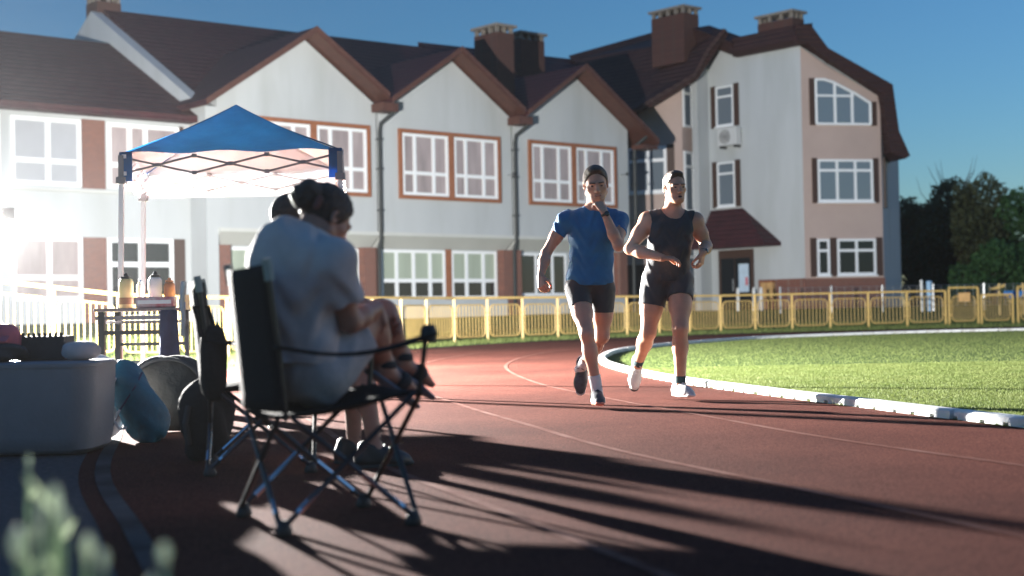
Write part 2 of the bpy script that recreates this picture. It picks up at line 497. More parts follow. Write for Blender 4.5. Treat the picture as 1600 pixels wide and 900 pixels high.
# ------------------------------------------------------------------ the school
class Fr:
    """upright face: u along it, n out of it, z up"""
    def __init__(s, P, u, n):
        s.M = Matrix(((u[0], n[0], 0, P[0]), (u[1], n[1], 0, P[1]), (0, 0, 1, 0), (0, 0, 0, 1)))

    def p(s, u, n, z): return s.M @ Vector((u, n, z))


_D = np.array([.755, .656]); _D /= np.linalg.norm(_D)
_N = np.array([_D[1], -_D[0]])
O0 = np.array([-4.4, 48.0])
FM = Fr(O0, _D, _N)
FW = Fr(O0 + _D * 17.2, _N, -_D)                       # long white side of the right wing, u = old n
Kc = O0 + _D * 17.2 + _N * 4.5
_a = R(12)
FK = Fr(Kc, (math.cos(_a), math.sin(_a)), (math.sin(_a), -math.cos(_a)))
K2 = Kc + np.array([math.cos(_a), math.sin(_a)]) * 3.35
_b = R(62)
FS = Fr(K2, (math.cos(_b), math.sin(_b)), (math.sin(_b), -math.cos(_b)))
Z0 = .45                                              # foot of the walls, just under the lawn

school = empty('school_building', (O0[0], O0[1], .6), 'long white and pink school building with red brown gabled roofs behind the track', 'building')


def bar(mb, fr, u0, n0, z0, u1, n1, z1): mb.box(u0, n0, z0, u1, n1, z1, fr.M)


def window(fr, u0, u1, z0, z1, cols=(.5,), trans=.33, pane='pane_curtain', n=0.0, fw=.075, blind=None, mw=.075, parent=school, sill=True):
    mb = MB(); t = n + .07
    bar(mb, fr, u0, n, z0, u0 + fw, t, z1); bar(mb, fr, u1 - fw, n, z0, u1, t, z1)
    bar(mb, fr, u0 + fw, n, z0, u1 - fw, t - .002, z0 + fw); bar(mb, fr, u0 + fw, n, z1 - fw, u1 - fw, t - .002, z1)
    for c in cols:
        uc = u0 + (u1 - u0) * c
        bar(mb, fr, uc - mw / 2, n, z0 + fw, uc + mw / 2, t - .006, z1 - fw)
    if trans:
        zt = z0 + (z1 - z0) * trans
        es = [u0 + fw] + [u0 + (u1 - u0) * c for c in cols] + [u1 - fw]
        for i in range(len(es) - 1):
            bar(mb, fr, es[i] + (mw / 2 if i else 0), n, zt - mw / 2, es[i + 1] - (mw / 2 if i < len(es) - 2 else 0), t - .01, zt + mw / 2)
    w = mb.build('window', M['frame'], parent)
    pb = MB(); bar(pb, fr, u0 + fw * .6, n + .004, z0 + fw * .6, u1 - fw * .6, n + .022, z1 - fw * .6)
    pb.build('pane', M[pane], w)
    if blind:
        bb = MB(); bar(bb, fr, u0 + fw * .8, n + .024, z0 + (z1 - z0) * blind, u1 - fw * .8, n + .03, z1 - fw * .8); bb.build('blind', M['blind'], w)
    if sill:
        sb = MB(); bar(sb, fr, u0 - .04, n - .01, z0 - .06, u1 + .04, n + .13, z0 - .003); sb.build('sill', M['frame'], w)
    return w


def shutters(fr, u0, u1, z0, z1, w=.2, parent=school, left=True, right=True):
    for a, ok in ((u0 - w - .03, left), (u1 + .03, right)):
        if ok:
            mb = MB(); bar(mb, fr, a, .002, z0 - .05, a + w, .07, z1 + .05); mb.build('shutter', M['shutter'], parent)


# ---- gabled middle block
GAB = [(-6.15, -.12, -2.95), (.02, 5.93, 3.05), (6.07, 12.0, 9.05)]
for (t0, t1, tm) in GAB:
    mb = MB()
    mb.prism([FM.p(t0, 0, 3.5), FM.p(t1, 0, 3.5), FM.p(t1, 0, 7.78), FM.p(tm, 0, 9.72), FM.p(t0, 0, 7.78)], FM.p(0, -5, 0) - FM.p(0, 0, 0))
    mb.build('upper_wall', M['white_wall'], school)
    mb = MB()      # sloping ledge between the storeys and the set-back ground floor
    mb.prism([FM.p(t0, -5, 2.98), FM.p(t0, -.42, 2.98), FM.p(t0, .1, 3.38), FM.p(t0, .1, 3.497), FM.p(t0, -5, 3.497)], FM.p(t1, 0, 0) - FM.p(t0, 0, 0))
    mb.build('ledge', M['cream'], school)
    mb = MB(); bar(mb, FM, t0, -5, Z0, t1, -.5, 2.978); mb.build('lower_wall', M['white_wall'], school)
    mb = MB(); bar(mb, FM, t0 + .3, -.497, Z0, t1 - .3, -.02, 1.18); mb.build('plinth', M['white_wall'], school)
    # roof: two slopes with a broad overhang, boards under the eaves
    rise = .665; ap = 9.98; back = -7.5
    for sgn in (-1, 1):
        te = (t0 - .02 if sgn < 0 else t1 + .02)
        if t0 < -6 and sgn < 0: te = -6.95
        if t1 > 11 and sgn > 0: te = 12.95
        ze = ap - rise * abs(te - tm)
        a = [FM.p(tm, .8, ap), FM.p(te, .8, ze), FM.p(te, .8, ze - .16), FM.p(tm, .8, ap - .16)]
        mb = MB(); mb.prism(a, FM.p(0, back, 0) - FM.p(0, .8, 0)); mb.build('gable_roof', M['roof'], school)
        b_ = [FM.p(tm, .83, ap + .03), FM.p(te, .83, ze + .03), FM.p(te, .83, ze - .15), FM.p(tm, .83, ap - .15)]
        mb = MB(); mb.prism(b_, FM.p(0, .8, 0) - FM.p(0, .832, 0)); mb.build('verge_board', M['verge'], school)
        c_ = [FM.p(tm, .795, ap - .163), FM.p(te, .795, ze - .163), FM.p(te, .795, ze - .19), FM.p(tm, .795, ap - .19)]
        mb = MB(); mb.prism(c_, FM.p(0, -1.0, 0) - FM.p(0, .795, 0)); mb.build('soffit', M['verge'], school)
# boxed eaves at the valleys
for t in (-.05, 6.0):
    mb = MB(); bar(mb, FM, t - .32, .1, 7.5, t + .32, .78, 7.78); mb.build('eaves_box', M['verge'], school)
mb = MB(); bar(mb, FM, 12.1, .1, 7.0, 12.9, .78, 7.16); mb.build('eaves_box', M['verge'], school)
# main roof behind, ridge along the block
mb = MB()
mb.prism([FM.p(-6.1, -.3, 7.0), FM.p(12.2, -.3, 7.0), FM.p(12.2, -2.4, 8.2), FM.p(17.6, -8, 12.0), FM.p(-6.1, -8, 11.68)], Vector((0, 0, -.2)))
mb.build('main_roof', M['roof'], school)
mb = MB()
mb.prism([FM.p(8.6, -5, 9.9), FM.p(17.8, -5, 9.9), FM.p(17.8, -9, 12.5), FM.p(8.6, -9, 12.3)], Vector((0, 0, -.2)))
mb.build('main_roof', M['roof'], school)
# white fire wall rising along the left end of the main roof
mb = MB()
mb.prism([FM.p(-6.55, .0, Z0), FM.p(-6.55, .0, 7.25), FM.p(-6.55, -.9, 7.6), FM.p(-6.55, -8, 11.55), FM.p(-6.55, -12, 9.4), FM.p(-6.55, -12, Z0)], FM.p(.4, 0, 0) - FM.p(0, 0, 0))
mb.build('fire_wall', M['white_wall'], school)

# upper windows: brown surround with two white windows in each
for (a, b_, n) in ((-4.9, -.42, 2), (.78, 5.33, 2), (6.72, 11.27, 2)):
    mb = MB(); z0, z1 = 4.66, 7.06; bw = .13
    mid = (a + b_) / 2
    bar(mb, FM, a, .002, z0, a + bw, .1, z1); bar(mb, FM, b_ - bw, .002, z0, b_, .1, z1)
    bar(mb, FM, a + bw, .002, z0, b_ - bw, .098, z0 + bw); bar(mb, FM, a + bw, .002, z1 - bw, b_ - bw, .098, z1)
    bar(mb, FM, mid - .12, .002, z0 + bw, mid + .12, .096, z1 - bw)
    mb.build('window_surround', M['wood'], school)
    window(FM, a + bw + .01, mid - .13, z0 + bw + .01, z1 - bw - .01, (.27, .68), .36, 'pane_curtain', .0, fw=.1, mw=.12, sill=False)
    window(FM, mid + .13, b_ - bw - .01, z0 + bw + .01, z1 - bw - .01, (.27, .68), .36, 'pane_curtain', .0, fw=.1, mw=.12, sill=False)
# ground floor
window(FM, .3, 3.1, 1.22, 2.93, (.24, .5, .76), .38, 'pane_dark', -.5, fw=.1, blind=.42, mw=.13, sill=False)
window(FM, 3.38, 5.5, 1.22, 2.93, (.33, .7), .38, 'pane_dark', -.5, fw=.1, blind=.42, mw=.13, sill=False)
window(FM, -5.6, -3.2, 1.22, 2.93, (.33, .66), .38, 'pane_dark', -.5, fw=.1, blind=.42, mw=.12, sill=False)
window(FM, -2.95, -.6, 1.22, 2.93, (.33, .66), .38, 'pane_dark', -.5, fw=.1, blind=.42, mw=.12, sill=False)
window(FM, 6.55, 9.0, 1.3, 2.9, (.36, .7), 0, 'pane_dark', -.5, fw=.1, mw=.1, sill=False)
window(FM, 9.3, 11.5, 1.3, 2.9, (.36, .7), 0, 'pane_dark', -.5, fw=.1, mw=.1, sill=False)
for a, b_ in ((-6.1, -5.68), (-.62, -.14), (.03, .2), (5.55, 6.0), (6.08, 6.4), (11.55, 11.95)):
    mb = MB(); bar(mb, FM, a, -.52, Z0 + .05, b_, -.1 if b_ - a > .2 else -.3, 2.975); mb.build('pier', M['brick'], school)
mb = MB(); bar(mb, FM, 3.13, -.499, 1.2, 3.36, -.4, 2.97); mb.build('mullion_post', M['wood'], school)
for t in (-.05, 6.0, 12.25):      # drainpipes with a swan neck at the top
    mb = MB()
    mb.tube([FM.p(t + .34, .62, 7.72), FM.p(t + .3, .6, 7.55), FM.p(t + .02, .16, 7.15), FM.p(t, .12, 6.9), FM.p(t, .12, 3.3), FM.p(t + .02, -.05, 2.95), FM.p(t + .02, -.06, .62)], .065, 8)
    for z in (4.2, 5.6, 6.6): mb.box(t - .09, .0, z, t + .09, .2, z + .05, FM.M)
    mb.build('drainpipe', M['pipe'], school, smooth='auto')

# ---- left wing, set back a little, lower roof
mb = MB(); bar(mb, FM, -22, -9, Z0, -6.56, -1, 7.0); mb.build('wing_wall', M['white_wall'], school)
mb = MB()
mb.prism([FM.p(-22, -.45, 6.78), FM.p(-22, -.45, 6.98), FM.p(-22, -6.6, 10.2), FM.p(-22, -12.6, 6.98), FM.p(-22, -12.6, 6.78)], FM.p(-6.56, 0, 0) - FM.p(-22, 0, 0))
mb.build('wing_roof', M['roof'], school)
for a in (-16.9, -14.7, -12.27): window(FM, a, a + 2.12, 4.66, 6.64, (.52,), .36, 'pane_white', -1, fw=.12, mw=.15, sill=False)
window(FM, -9.32, -6.95, 4.66, 6.64, (.3, .52), .36, 'pane_curtain', -1, fw=.12, mw=.15, sill=False)
for a in (-16.9, -14.7, -12.27): window(FM, a, a + 2.12, 1.3, 3.16, (.52,), .36, 'pane_curtain', -1, fw=.12, mw=.15, sill=False)
window(FM, -9.37, -7.2, .7, 3.16, (.5,), .68, 'pane_dark', -1, fw=.13, mw=.15, sill=False)
for z0, z1 in ((.6, 3.17), (4.62, 6.68)):
    mb = MB(); bar(mb, FM, -10.12, -1.02, z0, -9.4, -.93, z1); mb.build('brown_panel', M['brick'], school)
    mb = MB(); bar(mb, FM, -7.18 if z0 < 1 else -6.93, -1.02, z0, -6.8, -.94, z1); mb.build('brown_panel', M['shutter'], school)
mb = MB(); bar(mb, FM, -22, -1.02, 4.5, -6.6, -.9, 4.56); mb.build('string_course', M['cream'], school)

# ---- right wing
mb = MB()      # long white side: body of the wing
e1 = FW.p(4.5, 0, 0); e0 = FW.p(-.3, 0, 0); e2 = FK.p(3.35, 0, 0); e3 = FS.p(3.0, 0, 0)
foot = [e0, e1, e2, e3, e3 + Vector((1, 9, 0)), e0 + Vector((4, 12, 0))]
z = lambda p, h: Vector((p.x, p.y, h))
mb.add([z(p, Z0) for p in foot] + [z(p, h) for p, h in zip(foot, (11.3, 10.98, 9.0, 8.2, 8.2, 11.3))],
       [tuple(range(5, -1, -1)), (0, 1, 7, 6)] + [(i, i + 1, i + 7, i + 6) for i in (2, 3, 4)] + [(5, 0, 6, 11), (6, 7, 8, 11), (8, 9, 10, 11)])
mb.build('wing_wall', M['white_wall'], school)
mb = MB()      # pink bay at its near end
mb.prism([FK.p(0, .0, Z0), FK.p(3.35, .0, Z0), FK.p(3.35, .0, 9.0), FK.p(1.05, .0, 10.25), FK.p(0, .0, 10.95)], FK.p(0, -.3, 0) - FK.p(0, 0, 0))
mb.build('bay_wall', M['pink'], school)
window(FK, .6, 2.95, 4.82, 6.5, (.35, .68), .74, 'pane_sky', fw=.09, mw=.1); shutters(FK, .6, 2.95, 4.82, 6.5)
window(FK, .5, 1.03, 1.92, 3.35, (), .68, 'pane_dark', fw=.09, mw=.1); window(FK, 1.35, 3.0, 1.92, 3.35, (.5,), .68, 'pane_dark', fw=.09, mw=.1)
shutters(FK, .5, 1.03, 1.92, 3.35, w=.24, right=False); shutters(FK, 1.35, 3.0, 1.92, 3.35, w=.24)
# top window with a slanting head
pl = [(.6, 7.9), (2.9, 7.9), (2.9, 8.75), (2.3, 9.1), (1.35, 9.55), (.95, 9.66), (.6, 9.66)]
outer = [FK.p(u, .002, zz) for u, zz in pl]
mb = MB()
for i in range(len(pl)):
    (ua, za), (ub, zb) = pl[i], pl[(i + 1) % len(pl)]
    mb.tube([FK.p(ua, .04, za), FK.p(ub, .04, zb)], .045, sq=True)
for uu, zt in ((1.4, 9.52), (2.13, 9.17)): bar(mb, FK, uu - .05, .002, 7.9, uu + .05, .07, zt)
bar(mb, FK, .6, .002, 8.98, 2.2, .065, 9.06)
w = mb.build('window', M['frame'], school)
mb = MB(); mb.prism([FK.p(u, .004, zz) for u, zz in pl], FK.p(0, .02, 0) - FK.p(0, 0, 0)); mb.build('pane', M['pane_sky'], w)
mb = MB(); bar(mb, FK, .33, .002, 7.85, .55, .07, 9.7); mb.build('shutter', M['shutter'], school)
mb = MB(); bar(mb, FK, 2.95, .002, 7.85, 3.15, .07, 8.8); mb.build('shutter', M['shutter'], school)
mb = MB(); bar(mb, FS, .25, .002, 4.6, .6, .07, 6.6); mb.build('shutter', M['shutter'], school)
# dark brick foot
mb = MB(); bar(mb, FK, -.03, .002, Z0, 3.37, .06, 1.8); mb.build('plinth', M['brick'], school)
mb = MB(); bar(mb, FW, 2.2, .002, Z0, 4.53, .06, 1.82); mb.build('plinth', M['brick'], school)
# windows of the white side
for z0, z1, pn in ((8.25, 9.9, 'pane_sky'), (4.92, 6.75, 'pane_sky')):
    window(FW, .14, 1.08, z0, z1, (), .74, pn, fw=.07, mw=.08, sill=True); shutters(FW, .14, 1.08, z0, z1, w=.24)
# pilaster and the pink stair bay left of it
mb = MB(); bar(mb, FM, 16.5, -.62, Z0, 17.32, -.3, 11.5); mb.build('pilaster', M['white_wall'], school)
pA = at(1070, 400, 59.2); pB = at(940, 400, 60.5)
uA = np.array([pA.x - pB.x, pA.y - pB.y]); LA = np.linalg.norm(uA); uA /= LA
FA = Fr((pB.x, pB.y), uA, (uA[1], -uA[0]))
mb = MB(); mb.prism([FA.p(0, 0, Z0), FA.p(LA, 0, Z0), FA.p(LA, 0, 10.15), FA.p(2.6, 0, 9.5), FA.p(1.6, 0, 9.22), FA.p(0, 0, 8.8)], FA.p(0, -1.0, 0) - FA.p(0, 0, 0)); mb.build('bay_wall', M['pink'], school)
pC = at(1094, 400, 60.2)
uC = np.array([pC.x - pA.x, pC.y - pA.y]); LC = np.linalg.norm(uC); uC /= LC
FC = Fr((pA.x, pA.y), uC, (uC[1], -uC[0]))
mb = MB(); mb.prism([FC.p(0, -.01, Z0), FC.p(LC, -.01, Z0), FC.p(LC, -.01, 11.2), FC.p(0, -.01, 10.3)], FC.p(0, -.5, 0) - FC.p(0, 0, 0)); mb.build('bay_wall', M['pink'], school)
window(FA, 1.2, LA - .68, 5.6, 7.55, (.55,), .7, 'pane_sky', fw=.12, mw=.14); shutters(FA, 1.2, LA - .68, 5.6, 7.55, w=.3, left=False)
for z0, z1 in ((8.3, 10.2), (4.75, 7.3), (1.3, 3.4)):
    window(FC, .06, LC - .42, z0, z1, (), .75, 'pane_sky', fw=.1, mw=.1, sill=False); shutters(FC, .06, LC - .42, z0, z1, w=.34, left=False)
mb = MB(); bar(mb, FA, 0, .002, Z0, LA, .06, 2.6); mb.build('plinth', M['shutter'], school)

# roofs of the right wing
def slab(name, pts, th, m):
    pts = [Vector(p) for p in pts]
    nrm = Vector((0, 0, 0))
    for i in range(1, len(pts) - 1): nrm += (pts[i] - pts[0]).cross(pts[i + 1] - pts[0])
    nrm.normalize()
    if nrm.z < 0: nrm = -nrm
    mb = MB(); mb.prism(pts, -nrm * th); return mb.build(name, m, school)


slab('wing_roof', [at(955, 160, 62), at(990, 174, 58.6), at(1086, 116, 58.2), at(1107, 77, 58.0), at(1134, 45, 58.0), at(1032, 47, 66), at(888, 87, 66)], .25, M['roof_dark'])
mb = MB(); mb.tube([at(988, 175, 58.4), at(1086, 117, 58.1), at(1107, 78, 57.9), at(1133, 46, 57.7)], .07, sq=True); mb.build('verge_board', M['roof_dark'], school)
mb = MB(); bar(mb, FW, -.6, -.3, 10.9, 1.4, -.004, 11.75); mb.build('upper_wall', M['white_wall'], school)
mb = MB()      # dark mansard band over the white side
mb.prism([FW.p(-.6, .35, 11.9), FW.p(-.6, .55, 12.45), FW.p(-.6, -.5, 12.7), FW.p(-.6, -.5, 11.9)], FW.p(1.45, 0, -.9) - FW.p(-.6, 0, 0)); mb.build('mansard_roof', M['roof_dark'], school)
mb = MB()
mb.prism([FW.p(1.35, .3, 10.98), FW.p(1.35, .5, 11.15), FW.p(1.35, .35, 11.75), FW.p(1.35, -.5, 11.9), FW.p(1.35, -.5, 10.98)], FW.p(4.75, 0, 0) - FW.p(1.35, 0, 0)); mb.build('mansard_roof', M['roof_dark'], school)
prof = [(-.35, 11.0), (.18, 11.0), (1.05, 10.35), (3.25, 9.1), (3.6, 6.75), (4.2, 6.5), (4.4, 6.62), (3.95, 7.6), (3.72, 9.45), (1.0, 10.85), (.3, 11.75), (-.35, 11.75)]
mb = MB(); mb.prism([FK.p(u, .4, zz) for u, zz in prof], FK.p(0, -6, 0) - FK.p(0, 0, 0)); mb.build('mansard_roof', M['roof_dark'], school)


def chimney(c, w, d, z0, z1, fr=FM, cap=True, parent=school):
    mb = MB(); M_ = Matrix.Translation((c.x, c.y, 0)) @ Matrix.Rotation(math.atan2(_D[1], _D[0]), 4, 'Z')
    mb.box(-w / 2, -d / 2, z0, w / 2, d / 2, z1, M_)
    ch = mb.build('chimney', M['chimney'], parent)
    mb = MB(); mb.box(-w / 2 - .1, -d / 2 - .1, z1 + .22, w / 2 + .1, d / 2 + .1, z1 + .32, M_)
    k = max(2, int(w / .45)); k2 = max(2, int(d / .45))
    for i in range(k + 1):
        for y in (-d / 2 + .08, d / 2 - .08):
            x = -w / 2 + .08 + (w - .16) * i / k; mb.box(x - .06, y - .07, z1 - .002, x + .06, y + .07, z1 + .222, M_)
    for i in range(1, k2):
        for x in (-w / 2 + .08, w / 2 - .08):
            y = -d / 2 + (d) * i / k2; mb.box(x - .07, y - .06, z1 - .002, x + .07, y + .06, z1 + .222, M_)
    mb.build('chimney_cap', M['concrete'], ch)


chimney(at(162, 30, 50.5), .9, .9, 9.2, 11.95)
chimney(at(772, 80, 54.5), .85, 1.35, 9.0, 11.35)
chimney(at(824, 75, 61), 1.35, .7, 9.4, 12.35)
chimney(at(1055, 60, 60), .94, 1.83, 11.0, 13.05)
chimney(at(1220, 50, 57.2), .75, 1.75, 10.8, 12.2)
chimney(at(733, 90, 53.5), .35, .35, 9.0, 9.85)

# entrance: hipped porch roof, dark doorway, door with a poster
mb = MB()
mb.add([FW.p(-.6, 0, 4.8), FW.p(1.42, 0, 4.8), FW.p(3.35, 0, 3.3), FW.p(-.6, 0, 3.3), FW.p(3.25, .95, 3.3), FW.p(-.6, .95, 3.3),
        FW.p(3.35, 0, 3.15), FW.p(-.6, 0, 3.15), FW.p(3.25, .95, 3.15), FW.p(-.6, .95, 3.15)],
       [(0, 5, 4, 1), (1, 4, 2), (0, 3, 5), (2, 4, 8, 6), (4, 5, 9, 8), (5, 3, 7, 9), (6, 8, 9, 7), (0, 1, 2, 6, 7, 3)])
mb.build('porch_roof', M['roof'], school)
mb = MB(); bar(mb, FW, .1, .002, Z0, 1.95, .05, 3.1); mb.build('door_frame', M['shutter'], school)
mb = MB(); bar(mb, FW, .25, .052, .6, .95, .075, 2.75); d1 = mb.build('door', M['pane_dark'], school)
mb = MB(); bar(mb, FW, 1.0, .052, .6, 1.8, .075, 2.75); d2 = mb.build('door', M['pane_dark'], school)
mb = MB(); bar(mb, FW, 1.2, .077, 1.35, 1.72, .085, 2.5); mb.build('poster', M['poster'], d2)
mb = MB(); bar(mb, FW, 1.55, .086, 1.62, 1.68, .089, 1.95); mb.build('poster_mark', M['pinkcap'], d2)
mb = MB(); mb.tube([FW.p(.9, .1, 1.4), FW.p(.9, .1, 1.9)], .02, 6); mb.build('handle', M['galv'], d1)

# things fixed to the walls
ac = empty('air_conditioner', tuple(FW.p(.95, 0, 7.35)), 'white air conditioner box under the upper window of the right wing', 'air conditioner')
mb = MB(); bar(mb, FW, .5, .08, 7.38, 1.5, .42, 8.1); mb.build('casing', M['silverbox'], ac, bevel=.02)
mb = MB()
c0 = FW.p(.9, .425, 7.74)
for r_ in (.12, .2, .27): mb.tube([FW.p(.9 + r_ * math.cos(a), .425, 7.74 + r_ * math.sin(a)) for a in np.linspace(0, 6.283, 17)[:-1]], .012, 5, closed=True)
for a in np.linspace(0, 3.14, 5)[:-1]: mb.tube([FW.p(.9 - .28 * math.cos(a), .424, 7.74 - .28 * math.sin(a)), FW.p(.9 + .28 * math.cos(a), .424, 7.74 + .28 * math.sin(a))], .01, 5)
mb.build('fan_grille', M['black'], ac)
mb = MB(); bar(mb, FW, .6, .01, 7.28, .66, .4, 7.376); bar(mb, FW, 1.34, .01, 7.28, 1.4, .4, 7.376); mb.build('bracket', M['pipe'], ac)
for t, nm in ((11.6, 'small dark camera on the white wall right of the third gable window'), (5.72, 'small grey camera beside the drainpipe right of the second gable window')):
    cc = empty('security_camera', tuple(FM.p(t, .0, 6.0 if t > 8 else 5.7)), nm, 'camera')
    zz = 6.0 if t > 8 else 5.7
    mb = MB(); mb.lathe([(.0, 0), (.05, .0), (.06, .1), (.06, .28), (.03, .3)], 10, FM.p(t + .1, .22, zz), Matrix.Rotation(R(90), 4, 'X')); mb.build('camera_body', M['pipe'], cc)
    mb = MB(); mb.tube([FM.p(t, 0, zz), FM.p(t, .15, zz), FM.p(t + .05, .22, zz)], .025, 6); mb.build('camera_arm', M['galv'], cc)
nb = empty('notice_box', tuple(FW.p(2.75, .3, .9)), 'small light wood box on the dark brick foot of the right wing', 'box')
mb = MB(); bar(mb, FW, 2.45, .07, 1.05, 3.05, .25, 1.7); mb.build('box_body', M['oak'], nb, bevel=.01)
mb = MB(); bar(mb, FW, 2.4, .07, 1.7, 3.1, .3, 1.75); mb.build('lid', M['wood'], nb)
mb = MB(); bar(mb, FW, 2.74, .25, 1.08, 2.76, .256, 1.68); mb.build('door_gap', M['wood'], nb)
# ------------------------------------------------------------------ yellow fence
def resample(P, step):
    P = catmull(P, .2); s = np.concatenate([[0], np.cumsum(np.linalg.norm(np.diff(P[:, :2], axis=0), axis=1))])
    n = int(s[-1] / step); u = np.arange(n + 1) * step
    return np.stack([np.interp(u, s, P[:, k]) for k in range(P.shape[1])], 1)


FP = [(-11.4, 17.2), (-9.6, 19.0), (-7.75, 21.4), (-5.15, 25.6), (-2.6, 31.4), (-1.45, 34.0), (.5, 36.4), (3.5, 39.2), (6.5, 41.8), (10, 43.3), (14.2, 44.4)]
FPT = resample(FP, 1.32)
FPT = np.c_[FPT, ground_z(FPT[:, 0], FPT[:, 1])]


def fence_panel(mb, a, b, z0=.12, z1=.9, nb=9):
    a = Vector(a); b = Vector(b); d = (b - a); L_ = d.length; d.normalize(); up = Vector((0, 0, 1))
    P = lambda u, z: a + d * u + up * z
    m, r = .1, .13
    pts = []
    for cx, cz, a0 in ((L_ - m - r, z1 - r, 0), (m + r, z1 - r, 90), (m + r, z0 + r, 180), (L_ - m - r, z0 + r, 270)):
        for k in range(4):
            an = R(a0 + k * 30); pts.append(P(cx + r * math.cos(an), cz + r * math.sin(an)))
    mb.tube(pts, .017, 6, closed=True)
    for i in range(1, nb):
        u = m + (L_ - 2 * m) * i / nb
        mb.tube([P(u, z0 + .02), P(u, z1 - .02)], 0.0105, 4)
    for z in (z0 + .2, z1 - .2):
        mb.tube([P(.02, z), P(m, z)], .014, 4); mb.tube([P(L_ - m, z), P(L_ - .02, z)], .014, 4)


def fence(name, pts, label, z_rail=1.07, cat='fence'):
    root = empty(name, tuple(pts[0]), label, cat)
    for i in range(len(pts) - 1):
        mb = MB(); fence_panel(mb, pts[i], pts[i + 1]); mb.build('panel', M['yellow'], root)
    for p in pts:
        mb = MB(); mb.tube([(p[0], p[1], p[2] - .1), (p[0], p[1], p[2] + z_rail - .028)], .028, sq=True); mb.build('post', M['yellow'], root)
    mb = MB(); mb.tube([(p[0], p[1], p[2] + z_rail) for p in pts], .028, sq=True); mb.build('top_rail', M['yellow'], root)
    return root


fence('yellow_fence', FPT, 'long yellow metal fence with rounded barred panels along the outside of the track')
e = FPT[-1]
G1 = np.array([[e[0] + .12, e[1] + .02, e[2]], [e[0] + 1.08, e[1] + .2, e[2]]])
gt = fence('fence_gate', G1, 'short yellow fence bay standing higher, with a pale board on it', 1.16, 'fence')
mb = MB(); mb.box(e[0] + .42, e[1] + .0, e[2] + .72, e[0] + .78, e[1] + .03, e[2] + 1.0); mb.build('board', M['oak'], gt)
G2 = np.array([[e[0] + 1.2 + 1.02 * k, e[1] + .25 + .12 * k, e[2]] for k in range(2)])
fence('yellow_fence', G2, 'low yellow fence bay between the two taller bays at the right', .92)
G3 = np.array([[e[0] + 2.4 + 1.25 * k, e[1] + .42 + .15 * k, e[2]] for k in range(6)])
fence('yellow_fence', G3, 'yellow fence bays running out of the photo at the right end', 1.16)

# low wire fence in front of the right wing
wf = empty('wire_fence', (10.5, 52, .6), 'thin grey wire mesh fence on pale posts before the right wing and bushes', 'fence')
wp = [(9.9 + 1.9 * k, 52.5 + .06 * k) for k in range(12)]
for i, (x, y) in enumerate(wp):
    mb = MB(); mb.tube([(x, y, .4), (x, y, 1.45)], .04, 6); mb.build('post', M['galv'], wf)
mb = MB()
for k in range(8): mb.tube([(wp[0][0], wp[0][1], .66 + .105 * k), (wp[-1][0], wp[-1][1], .66 + .105 * k)], .009, 4)
for x in np.arange(wp[0][0], wp[-1][0], .3): mb.tube([(x, 52.5 + .06 * (x - 9.9) / 1.9 + .01, .6), (x, 52.5 + .06 * (x - 9.9) / 1.9 + .01, 1.42)], .007, 4)
mb.build('mesh', M['galv'], wf)
for (px_, ww, hh, mm, lb) in ((1440, .05, 1.52, 'whitepost', 'tall thin white post behind the yellow fence, left of the blue post'), (1452, .1, 1.48, 'plastic_blue', 'stout pale blue post behind the yellow fence')):
    p = at(px_, 460, 51); mb = MB()
    mb.tube([(p.x, p.y, .45), (p.x, p.y, hh)], ww, 10)
    mb.lathe([(ww * 1.15, 0), (ww * 1.15, .04), (ww * .5, .07)], 10, (p.x, p.y, hh))
    tag(mb.build('post', M[mm] if mm != 'plastic_blue' else mat('pale blue paint', (.25, .42, .6), .5), base=(p.x, p.y, .45), smooth='auto'), lb, 'post')
for k, px_ in enumerate((1153, 1178, 1189)):
    p = at(px_, 455, 54.5); mb = MB(); mb.lathe([(.06, 0), (.06, .9), (.045, 1.0), (.02, 1.03)], 10, (p.x, p.y, .45))
    tag(mb.build('bollard', M['whitepost'], base=(p.x, p.y, .45), smooth='auto'), ('white bollard in front of the entrance, leftmost of three', 'white bollard in front of the entrance, middle one of three', 'white bollard in front of the entrance, rightmost of three')[k], 'bollard', 'white bollards at the entrance')
# blue and yellow play panel at the right edge
p = at(1578, 470, 47.5)
pp = empty('play_panel', (p.x, p.y, .5), 'blue and yellow play equipment behind the fence at the right edge', 'play equipment')
for dx in (-.35, .45):
    mb = MB(); mb.tube([(p.x + dx, p.y, .3), (p.x + dx, p.y, 1.35)], .04, 8); mb.build('post', M['yellow'], pp)
mb = MB(); mb.box(p.x - .2, p.y - .03, .85, p.x + .75, p.y + .03, 1.1); mb.build('blue_panel', M['plastic_blue'], pp, bevel=.02)
mb = MB(); mb.prism([(p.x - .6, p.y, 1.2), (p.x - .15, p.y, 1.34), (p.x - .15, p.y, 1.24), (p.x - .6, p.y, 1.1)], (0, .25, 0)); mb.build('yellow_roof', M['yellow'], pp)


